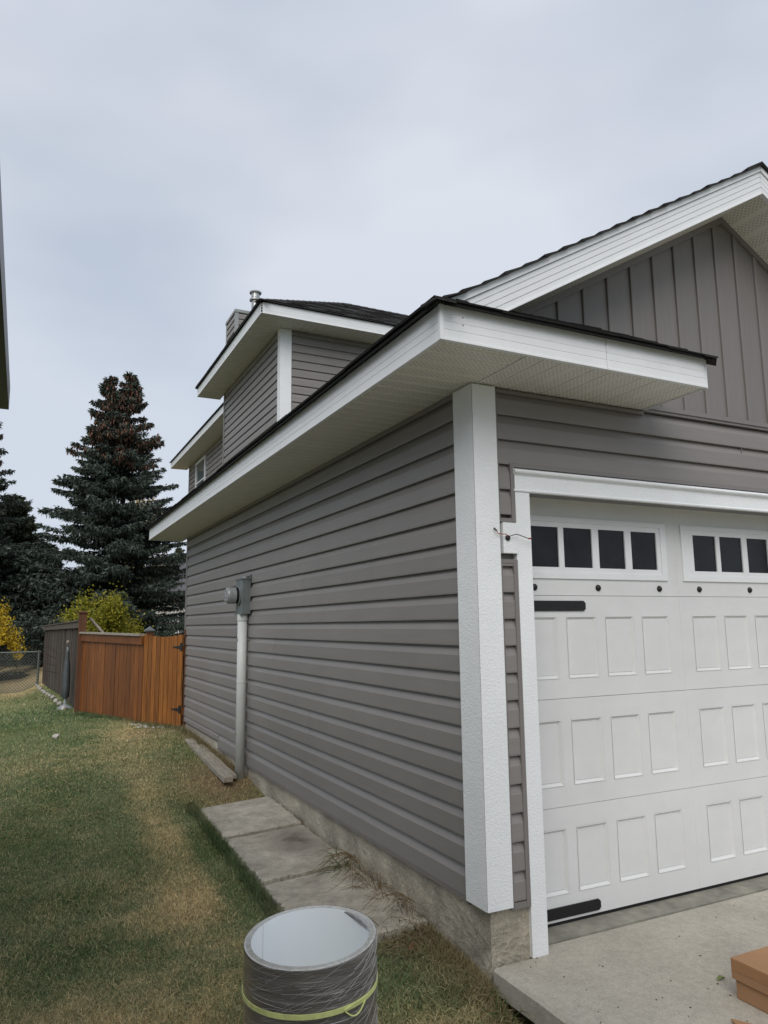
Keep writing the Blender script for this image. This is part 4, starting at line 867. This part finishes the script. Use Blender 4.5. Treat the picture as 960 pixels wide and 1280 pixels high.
# ------------------------------------------------------------------ neighbour eave at the top left
nb = thing('neighbouring_house', 'neighbouring house with a dark gutter, just the eave showing at the left edge', 'house', (-3.2, -3, -.2))
MB().box(-2.255, -2.12, -7, 1.39, 2.65, 2.66).box(-2.130, -2.12, -7, 1.39, 2.66, 2.775).box(-2.255, -2.245, -7, 1.39, 2.66, 2.775).box(-2.245, -2.13, 1.38, 1.39, 2.66, 2.775).box(-2.245, -2.13, -7, 1.38, 2.70, 2.71).build('gutter', M['gutter'], nb)
MB().box(-2.72, -2.26, -7, 1.36, 2.66, 2.675).box(-2.275, -2.26, -7, 1.36, 2.675, 2.82).build('soffit', M['gutter'], nb)
MB().box(-6, -2.70, -7, .92, -.4, 2.659).build('wall', M['plaster'], nb)
MB().slab([(-2.20, -7, 2.79), (-2.20, 1.40, 2.79), (-6, 1.40, 4.7), (-6, -7, 4.7)], .04).build('roof', M['shingle_edge'], nb)
# far neighbour house seen between spruce and garage
fh = thing('distant_house', 'pale house with grey roof glimpsed between the spruce and the garage', 'house', (8.0, 42, -.2))
MB().box(5.4, 11, 40, 46, -.5, 3.25).build('wall', M['plaster'], fh)
MB().slab([(5.0, 39.5, 3.15), (11.5, 39.5, 3.15), (11.5, 43, 5.5), (5.0, 43, 5.5)], .15).build('roof', mat('grey_roof', (.12, .12, .13), .9, .15, 12), fh)
MB().slab([(5.0, 43, 5.5), (11.5, 43, 5.5), (11.5, 46.5, 3.15), (5.0, 46.5, 3.15)], .15).build('roof', M['shingle'], fh)
wn = MB().box(6.0, 7.0, 39.95, 40.0, 1.0, 2.2).build('window', M['fascia'], fh); MB().box(6.06, 6.94, 39.93, 39.951, 1.06, 2.14).build('pane', M['winglass'], wn)
# ------------------------------------------------------------------ foliage
def quads(name, C, D, Nn, ln, wd, m, parent=None, kind=None):
    """leaf-shaped quads: centre C, direction D, normal-ish Nn"""
    n = len(C); D = D/np.linalg.norm(D, axis=1)[:, None]; S = np.cross(D, Nn); S /= (np.linalg.norm(S, axis=1)[:, None]+1e-9)
    ln = np.broadcast_to(ln, (n,))[:, None]; wd = np.broadcast_to(wd, (n,))[:, None]
    V = np.empty((n, 4, 3)); V[:, 0] = C; V[:, 1] = C+D*ln*.45+S*wd*.5; V[:, 2] = C+D*ln; V[:, 3] = C+D*ln*.45-S*wd*.5
    w = wloc(parent) if parent else Vector((0, 0, 0)); V -= np.array([w.x, w.y, w.z])
    me = bpy.data.meshes.new(name); me.vertices.add(n*4); me.vertices.foreach_set('co', V.astype(np.float32).ravel()); me.loops.add(n*4); me.loops.foreach_set('vertex_index', np.arange(n*4, dtype=np.int32))
    me.polygons.add(n); me.polygons.foreach_set('loop_start', np.arange(n, dtype=np.int32)*4); me.update(calc_edges=True); me.validate(); me.materials.append(m)
    o = bpy.data.objects.new(name, me); COL.objects.link(o); o.parent = parent
    if kind: o['kind'] = kind
    return o
def spruce(label, x, y, zb, H, R, m, seed, tops=((0, 0, 1.0),), cones=0, dens=1.0, zlow=.3, name='spruce_tree', twig=.20, shape=.8, tw=1.0):
    rg = np.random.default_rng(seed); t = thing(name, label, 'tree', (x, y, zb))
    tr = MB()
    for k, (ox, oy, f) in enumerate(tops):
        path = [(x+ox*min(1, q*1.4)*(q > .35), y+oy*(q > .35)*min(1, q*1.4), zb+H*f*q) for q in (0, .35, .6, .8, 1)]; tr.tube(path, [.16*H/11, .12*H/11, .08*H/11, .04*H/11, .01], 8)
    C, D, Nn, cc, cD, cN = [], [], [], [], [], []; brm = MB()
    nb_ = int(250*dens)
    for b in range(nb_):
        hrel = rg.random()**1.05*.97+.02       # height fraction 0 bottom .. 1 top
        z = zb+zlow+(H-zlow)*hrel; ti = rg.integers(len(tops)) if hrel > .62 else 0; ox, oy, f = tops[ti] if hrel > .62 else (0, 0, 1)
        if hrel > f: continue
        env = R*(1-hrel/f)**shape*(.55+.52*rg.random())
        if hrel > .62 and len(tops) > 1: env *= .80
        env = max(env, .14); a = rg.random()*6.283; droop = .34*(1-hrel); p0 = np.array([x+ox, y+oy, z])
        dirh = np.array([math.cos(a), math.sin(a), 0]); sidev = np.array([-math.sin(a), math.cos(a), 0])
        arc = lambda q: p0+dirh*env*np.asarray(q)[:, None]+np.array([0, 0, 1])*((.30*hrel*q-droop*q+.62*q*q*droop)*env)[:, None]
        pts = arc(np.array([0, .3, .6, .85, 1.])); brm.tube([tuple(p_) for p_ in pts], [.022, .018, .012, .008, .003], 3, False)
        nt_ = int((26+150*env)*tw); q = rg.random(nt_)**.75; sg = np.where(rg.random(nt_) < .5, -1., 1.); lw = (.25*env*(1-q)+.06)*np.minimum(1, q*3+.3); off = lw*rg.random(nt_)**.8
        c = arc(q)+sidev*(sg*off)[:, None]+dirh*(off*.5)[:, None]; c[:, 2] += -.22*off+rg.normal(0, .022, nt_)
        dd = dirh*rg.uniform(.2, 1., nt_)[:, None]+sidev*(sg*rg.uniform(.1, 1.1, nt_))[:, None]; dd[:, 2] += rg.uniform(-.8, .35, nt_)
        hang = rg.random(nt_) < .22; dd[hang] = dd[hang]*.3+np.array([0, 0, -.8]); C.append(c); D.append(dd)
        if cones and hrel > 1-cones and rg.random() < .9*min(1, (hrel-(1-cones))/cones*2.5+.2):
            m_ = int((16+60*env)); k_ = rg.integers(0, nt_, m_); cc.append(c[k_]+rg.normal(0, .05, (m_, 3))); cD.append(np.stack([rg.normal(0, .2, m_), rg.normal(0, .2, m_), -np.ones(m_)], 1))
    for ox, oy, f in tops:
        q = rg.random(60)*.06; C.append(np.stack([np.full(60, x+ox), np.full(60, y+oy), zb+H*f*(1-q)], 1)); D.append(np.stack([rg.normal(0, .6, 60), rg.normal(0, .6, 60), np.ones(60)], 1))
    tr.build('trunk', M['trunk'], t, smooth=True); brm.build('branches', M['trunk'], t, kind='stuff')
    C = np.concatenate(C); D = np.concatenate(D); n = len(C); quads('crown', C, D, rg.normal(0, 1, (n, 3)), twig*(.6+.8*rg.random(n)), twig*.36*(.7+.6*rg.random(n)), m, t)
    if cc: cc = np.concatenate(cc); cD = np.concatenate(cD); n = len(cc); quads('cones', cc, cD, rg.normal(0, 1, (n, 3)), .15*(.8+.5*rg.random(n)), .065, M['cones'], t)
    return t
def shrub(name, label, cat, x, y, zb, rx, ry, h, m, seed, n=5000, ls=.07, stems=True, group=None, keep=None):
    rg = np.random.default_rng(seed); t = thing(name, label, cat, (x, y, zb), group)
    st = MB(); tips = []
    for k in range(60):
        a = rg.random()*6.283; e = math.asin(rg.uniform(.05, .98)); r = rg.uniform(.8, 1.08)
        tip = np.array([x+rx*r*math.cos(a)*math.cos(e), y+ry*r*math.sin(a)*math.cos(e), zb+.15*h+.85*h*r*math.sin(e)]); mid = np.array([x+(tip[0]-x)*.35, y+(tip[1]-y)*.35, zb+(tip[2]-zb)*.6])
        st.tube([(x+rg.normal(0, .05), y+rg.normal(0, .05), zb), tuple(mid), tuple(tip)], [.018, .010, .003], 4, False); tips.append((mid, tip))
    st.build('stems', M['trunk'], t)
    C = []
    for k in range(n):
        mid, tip = tips[rg.integers(60)]; s = rg.random()**.6; c = mid*(1-s)+tip*s+rg.normal(0, 1, 3)*np.array([rx, ry, h])*.075; C.append(c)
    C = np.array(C); C[:, 2] = np.maximum(C[:, 2], zb+.03); C = C[keep(C)] if keep else C; n = len(C); D = rg.normal(0, 1, (n, 3)); quads('foliage', C, D, rg.normal(0, 1, (n, 3)), ls*(.6+.8*rg.random(n)), ls*.6, m, t); return t
def broadleaf(label, x, y, zb, H, R, m, seed, n=9000, ls=.16, name='broadleaf_tree'):
    rg = np.random.default_rng(seed); t = thing(name, label, 'tree', (x, y, zb)); tr = MB(); tr.tube([(x, y, zb), (x+.1, y, zb+H*.5), (x, y, zb+H*.9)], [.16, .10, .03], 8); cl = []
    for k in range(26):
        a = rg.random()*6.283; hh = rg.uniform(.3, 1); r = R*math.sin(min(1, (1-hh)*1.6+.25)*1.57)*rg.uniform(.4, 1); c = np.array([x+r*math.cos(a), y+r*math.sin(a), zb+H*hh]); cl.append(c)
        tr.tube([(x, y, zb+H*hh*.7), tuple(c)], [.04, .012], 5, False)
    tr.build('trunk', M['trunk'], t); C = []
    for k in range(n): c = cl[rg.integers(26)]; C.append(c+rg.normal(0, 1, 3)*R*.24)
    quads('crown', np.array(C), rg.normal(0, 1, (n, 3)), rg.normal(0, 1, (n, 3)), ls*(.6+.8*rg.random(n)), ls*.6, m, t); return t
spruce('tall blue-green spruce with two brown cone-laden tops behind the fence', 1.0, 26, -.2, 11.5, 4.1, M['spruce'], 3, tops=((.30, 0, 1.0), (-.42, .1, .975)), cones=.36, dens=2.5, shape=.74, tw=1.05, twig=.15)
spruce('spruce partly cut by the left edge of the photo with brown cones', -5.0, 30, .2, 13.6, 4.5, M['spruce'], 5, cones=.45, dens=2.0, shape=.75, tw=1.0, twig=.16)
spruce('shorter olive conifer between the two tall spruces', -2.6, 33, .3, 7.0, 2.8, M['spruce2'], 8, dens=1.6, shape=.6, tw=.8)
spruce('dark low conifer standing behind the yellow shrub', -3.4, 30.5, .25, 5.2, 2.5, M['spruce'], 11, dens=1.2, shape=.5)
spruce('dark conifer left of the tall spruce trunk, behind the weathered fence', -1.4, 29.5, .25, 4.6, 1.9, M['spruce'], 12, dens=1.0, shape=.5)
spruce('distant narrow conifer above the grey roof at the garage corner', 8.2, 52, -.3, 8.0, 2.0, M['spruce2'], 13, dens=.4)
broadleaf('pale golden tree behind the right side of the tall spruce', 3.9, 40, -.3, 9.8, 1.4, M['larch'], 21, n=7000, ls=.13)
shrub('yellow_shrub', 'bright yellow autumn shrub at the left edge behind the chain-link fence', 'shrub', -2.85, 23.2, -.3, 1.2, 1.0, 2.45, M['gold'], 31, 9000, .08, keep=lambda C: C[:, 2] > .75+.25*np.sin(C[:, 0]*7))
shrub('yellow_green_bush', 'large rounded yellow-green bush rising behind the cedar fence', 'bush', -.48, 15.0, .1, 1.45, .9, 2.14, M['bush'], 32, 30000, .062, keep=lambda C: (C[:, 0] > -1.1) | (C[:, 2] > 1.6))
shrub('green_shrub', 'grey-green leafy shrub between the gate post and the garage', 'shrub', .75, 13.5, .1, .8, .6, 1.25, M['shrubgreen'], 33, 4500, .05)
for k, (x, y, r, h, lab) in enumerate([(-6.5, 27, 1.8, 2.3, 'dark hedge shrub farthest left behind the chain-link fence'), (-4.8, 26, 1.6, 1.9, 'dark low shrub below the left spruce'), (-1.9, 25.2, 1.2, 1.7, 'dark low shrub at the far end of the weathered fence')]):
    shrub('dark_shrub', lab, 'shrub', x, y+4.5, .15, r, 1.0, h, M['shrubgreen'], 40+k, 4000, .10)
protos = []
for k, x in enumerate(np.arange(-14, 8, 3.4)):
    X_, Y_ = float(x)+random.uniform(-1, 1), 58+random.uniform(-4, 6)
    if k < 3: t = spruce('far conifer in the dark tree belt beyond the yards', X_, Y_, -.4, [7.6, 6.2, 6.9][k], 2.6, M['spruce2'], 60+k, dens=.34, shape=.55, twig=.40, tw=.6); protos.append(t)
    else:
        src = protos[k % 3]; t = src.copy(); COL.objects.link(t); t.location = (X_, Y_, -.4); t.rotation_euler.z = random.uniform(0, 6.28); sc_ = random.uniform(.8, 1.1); t.scale = (sc_,)*3
        for c_ in src.children: d_ = c_.copy(); COL.objects.link(d_); d_.parent = t
    t['group'] = 'far conifers beyond the yards'
# dry weeds between slab and wall
def weed(label, cx, cy, n, sx_, sy_, hmax, m, seed):
    rg = random.Random(seed); t = thing('weed', label, 'weed', (cx, cy, float(gh(cx, cy))))
    mb = MB()
    for k in range(n):
        x, y = cx+rg.uniform(-sx_, sx_)*.4, cy+rg.uniform(-sy_, sy_); z = float(gh(x, y))-.005; a = rg.uniform(1.6, 4.7); y = cy+round((y-cy)/.13)*.13+rg.gauss(0, .03); hh = rg.uniform(.03, hmax)*rg.uniform(.4, 1); sp = rg.uniform(.02, .24)
        path = [(min(-.004, x+math.cos(a)*sp*q), y+math.sin(a)*sp*q, z+hh*math.sin(q*2.2)/.81*(1-.25*q)) for q in (0, .2, .45, .7, 1)]
        mb.tube(path, [.0028, .0024, .0019, .0014, .0008], 4, False)
        if rg.random() < .5:
            p = path[2]; mb.tube([p, (p[0]+rg.uniform(-.04, .02), p[1]+rg.uniform(-.05, .05), p[2]+rg.uniform(-.01, .05))], [.001, .0005], 3, False)
    mb.build('stems', m, t); return t
weed('dry brown twiggy weed at the wall beside the ribbed slab', -.05, .95, 85, .06, .40, .24, M['weed'], 1)
weed('sprawling greenish weed in the joint between middle and ribbed slabs', -.06, 1.55, 90, .08, .16, .14, M['weedgreen'], 2)
weed('tangle of straw stems where the ribbed slab meets the foundation', -.14, .48, 150, .3, .14, .12, M['weed'], 3)
t_ = thing('weed', 'long thin brown runners straggling over the ribbed slab from the wall', 'weed', (-.06, 1.3, -.04)); mb = MB(); rg_ = random.Random(9)
for k in range(34):
    y0_ = rg_.choice([1.5, 1.42, .98, .72])+rg_.gauss(0, .05); a_ = rg_.uniform(2.3, 4.2); L_ = rg_.uniform(.12, .42); z_ = float(np.interp(y0_, [.56, 3.3], [-.05, .02])); bend = rg_.uniform(-.5, .5); P_ = []
    for q_ in np.linspace(0, 1, 8): P_.append((-.03+math.cos(a_+bend*q_)*L_*q_, y0_+math.sin(a_+bend*q_)*L_*q_, z_+.012+.10*math.sin(math.pi*min(1, q_*1.1+.12))*L_/.42-.03*q_))
    mb.tube(P_, [.0026, .0022, .002, .0017, .0014, .0012, .0009, .0006], 4, False)
    for j in (3, 5):
        if rg_.random() < .6: mb.tube([P_[j], (P_[j][0]+rg_.uniform(-.06, 0), P_[j][1]+rg_.uniform(-.06, .06), P_[j][2]+rg_.uniform(-.01, .02))], [.0013, .0006], 3, False)
mb.build('stems', M['weed'], t_)
mb = MB(); rg_ = random.Random(4)
for k in range(150):
    x_, y_ = rg_.uniform(-2.3, -.65), rg_.uniform(-.8, 7); z_ = float(gh(x_, y_))+.018; s_ = rg_.uniform(.005, .013); a_ = rg_.uniform(0, 6.28); c_, d_ = math.cos(a_)*s_, math.sin(a_)*s_
    mb.add([(x_-c_, y_-d_, z_), (x_+d_*.5, y_-c_*.5, z_+.004), (x_+c_, y_+d_, z_+.003), (x_-d_*.5, y_+c_*.5, z_+.007)], [(0, 1, 2), (0, 2, 3)])
mb.build('leaf_litter', leafmat('litter_leaves', [(.30, .22, .12), (.45, .38, .24), (.55, .50, .38)], .8, 0))['kind'] = 'stuff'
weed('upright green weed tuft at the corner of the driveway', -.05, -.12, 45, .08, .10, .14, M['weedgreen'], 4)
# ------------------------------------------------------------------ grass
def scatter(n, x0, x1, y0, y1, keep=None):
    x = rng.uniform(x0, x1, n); y = rng.uniform(y0, y1, n); ok = on_lawn(x, y)
    if keep is not None: ok &= keep(x, y)
    return x[ok], y[ok]
def thin(x, y): d, s_ = dryness(x, y); return rng.random(len(x)) > s_*.95
x1_, y1_ = scatter(210000, -2.6, 0, -.9, 1.2, thin); x0_, y0_ = scatter(90000, -2.6, -.02, -3.6, -.9, thin); x2_, y2_ = scatter(190000, -3.0, 0, 1.2, 4.2, thin); x3_, y3_ = scatter(110000, -3.2, 0.0, 4.2, 9, thin); x4_, y4_ = scatter(50000, -5, -1.0, 9, 20, thin)
xg = np.concatenate([x0_, x1_, x2_, x3_, x4_]); yg = np.concatenate([y0_, y1_, y2_, y3_, y4_])
hg = .010+.016*fbm(xg, yg, 2.3)+.014*rng.random(len(xg)); hg = hg+.018*sstep(7, 10, yg)
blades('grass', xg, yg, hg, .0028+.0022*np.clip((yg-1)/8, 0, 1.5), 1.6, jit=.45, light=1.65)
# longer green fringe along the slabs' left edge, along the wall foot and the driveway
n = 9000; xf = -.625-np.abs(rng.normal(0, .035, n)); yf = rng.uniform(.55, 3.45, n); ok = rng.random(n) < .35+.65*vn(xf, yf, 4); xf, yf = xf[ok], yf[ok]
n = 5000; xw = -.005-np.abs(rng.normal(0, .10, n)); yw = rng.uniform(-.05, .62, n)
n = 2500; xv = -.02-np.abs(rng.normal(0, .04, n)); yv = rng.uniform(-.9, 0, n)
n = 5000; q = rng.random(n); xe = -.1-q*1.0+rng.normal(0, .05, n); ye = 7.05+q*3.0+rng.normal(0, .12, n)-.1
n = 3000; xs_ = -.03-np.abs(rng.normal(0, .05, n)); ys_ = rng.uniform(4.2, 7, n)
xl, yl = scatter(60000, -2.8, 0, -.9, 6.5, lambda x, y: rng.random(len(x)) < .25+.75*fbm(x, y, 5.)**1.5)
blades('dry_grass', xl, yl, .012+.016*rng.random(len(xl)), .0026+.0012*np.clip(yl/4, 0, 1), 3.2, jit=.1, light=1.25, lift=.006, dry=.55)
n = 2600; xt = -.05-np.abs(rng.normal(0, .22, n)); yt = rng.uniform(-.5, .55, n); okt = on_lawn(xt, yt); xt, yt = xt[okt], yt[okt]
blades('straw_tangle', xt, yt, .02+.05*rng.random(len(xt)), .0035, 3.0, jit=.2, light=1.3, lift=.01)
xg = np.concatenate([xf, xw, xv, xe, xs_]); yg = np.concatenate([yf, yw, yv, ye, ys_])
blades('edge_grass', xg, yg, .03+.055*rng.random(len(xg)), .0032, 1.0, jit=.12, light=.95)

for x, z in ((.0-.36, 2.76), (-.36, 2.725)):
    MB().lathe((x, -.4785, z), [(0, -.0015), (.003, -.001), (.0035, 0), (0, 0)], 8, 'y').build('nail', M['black'], house)
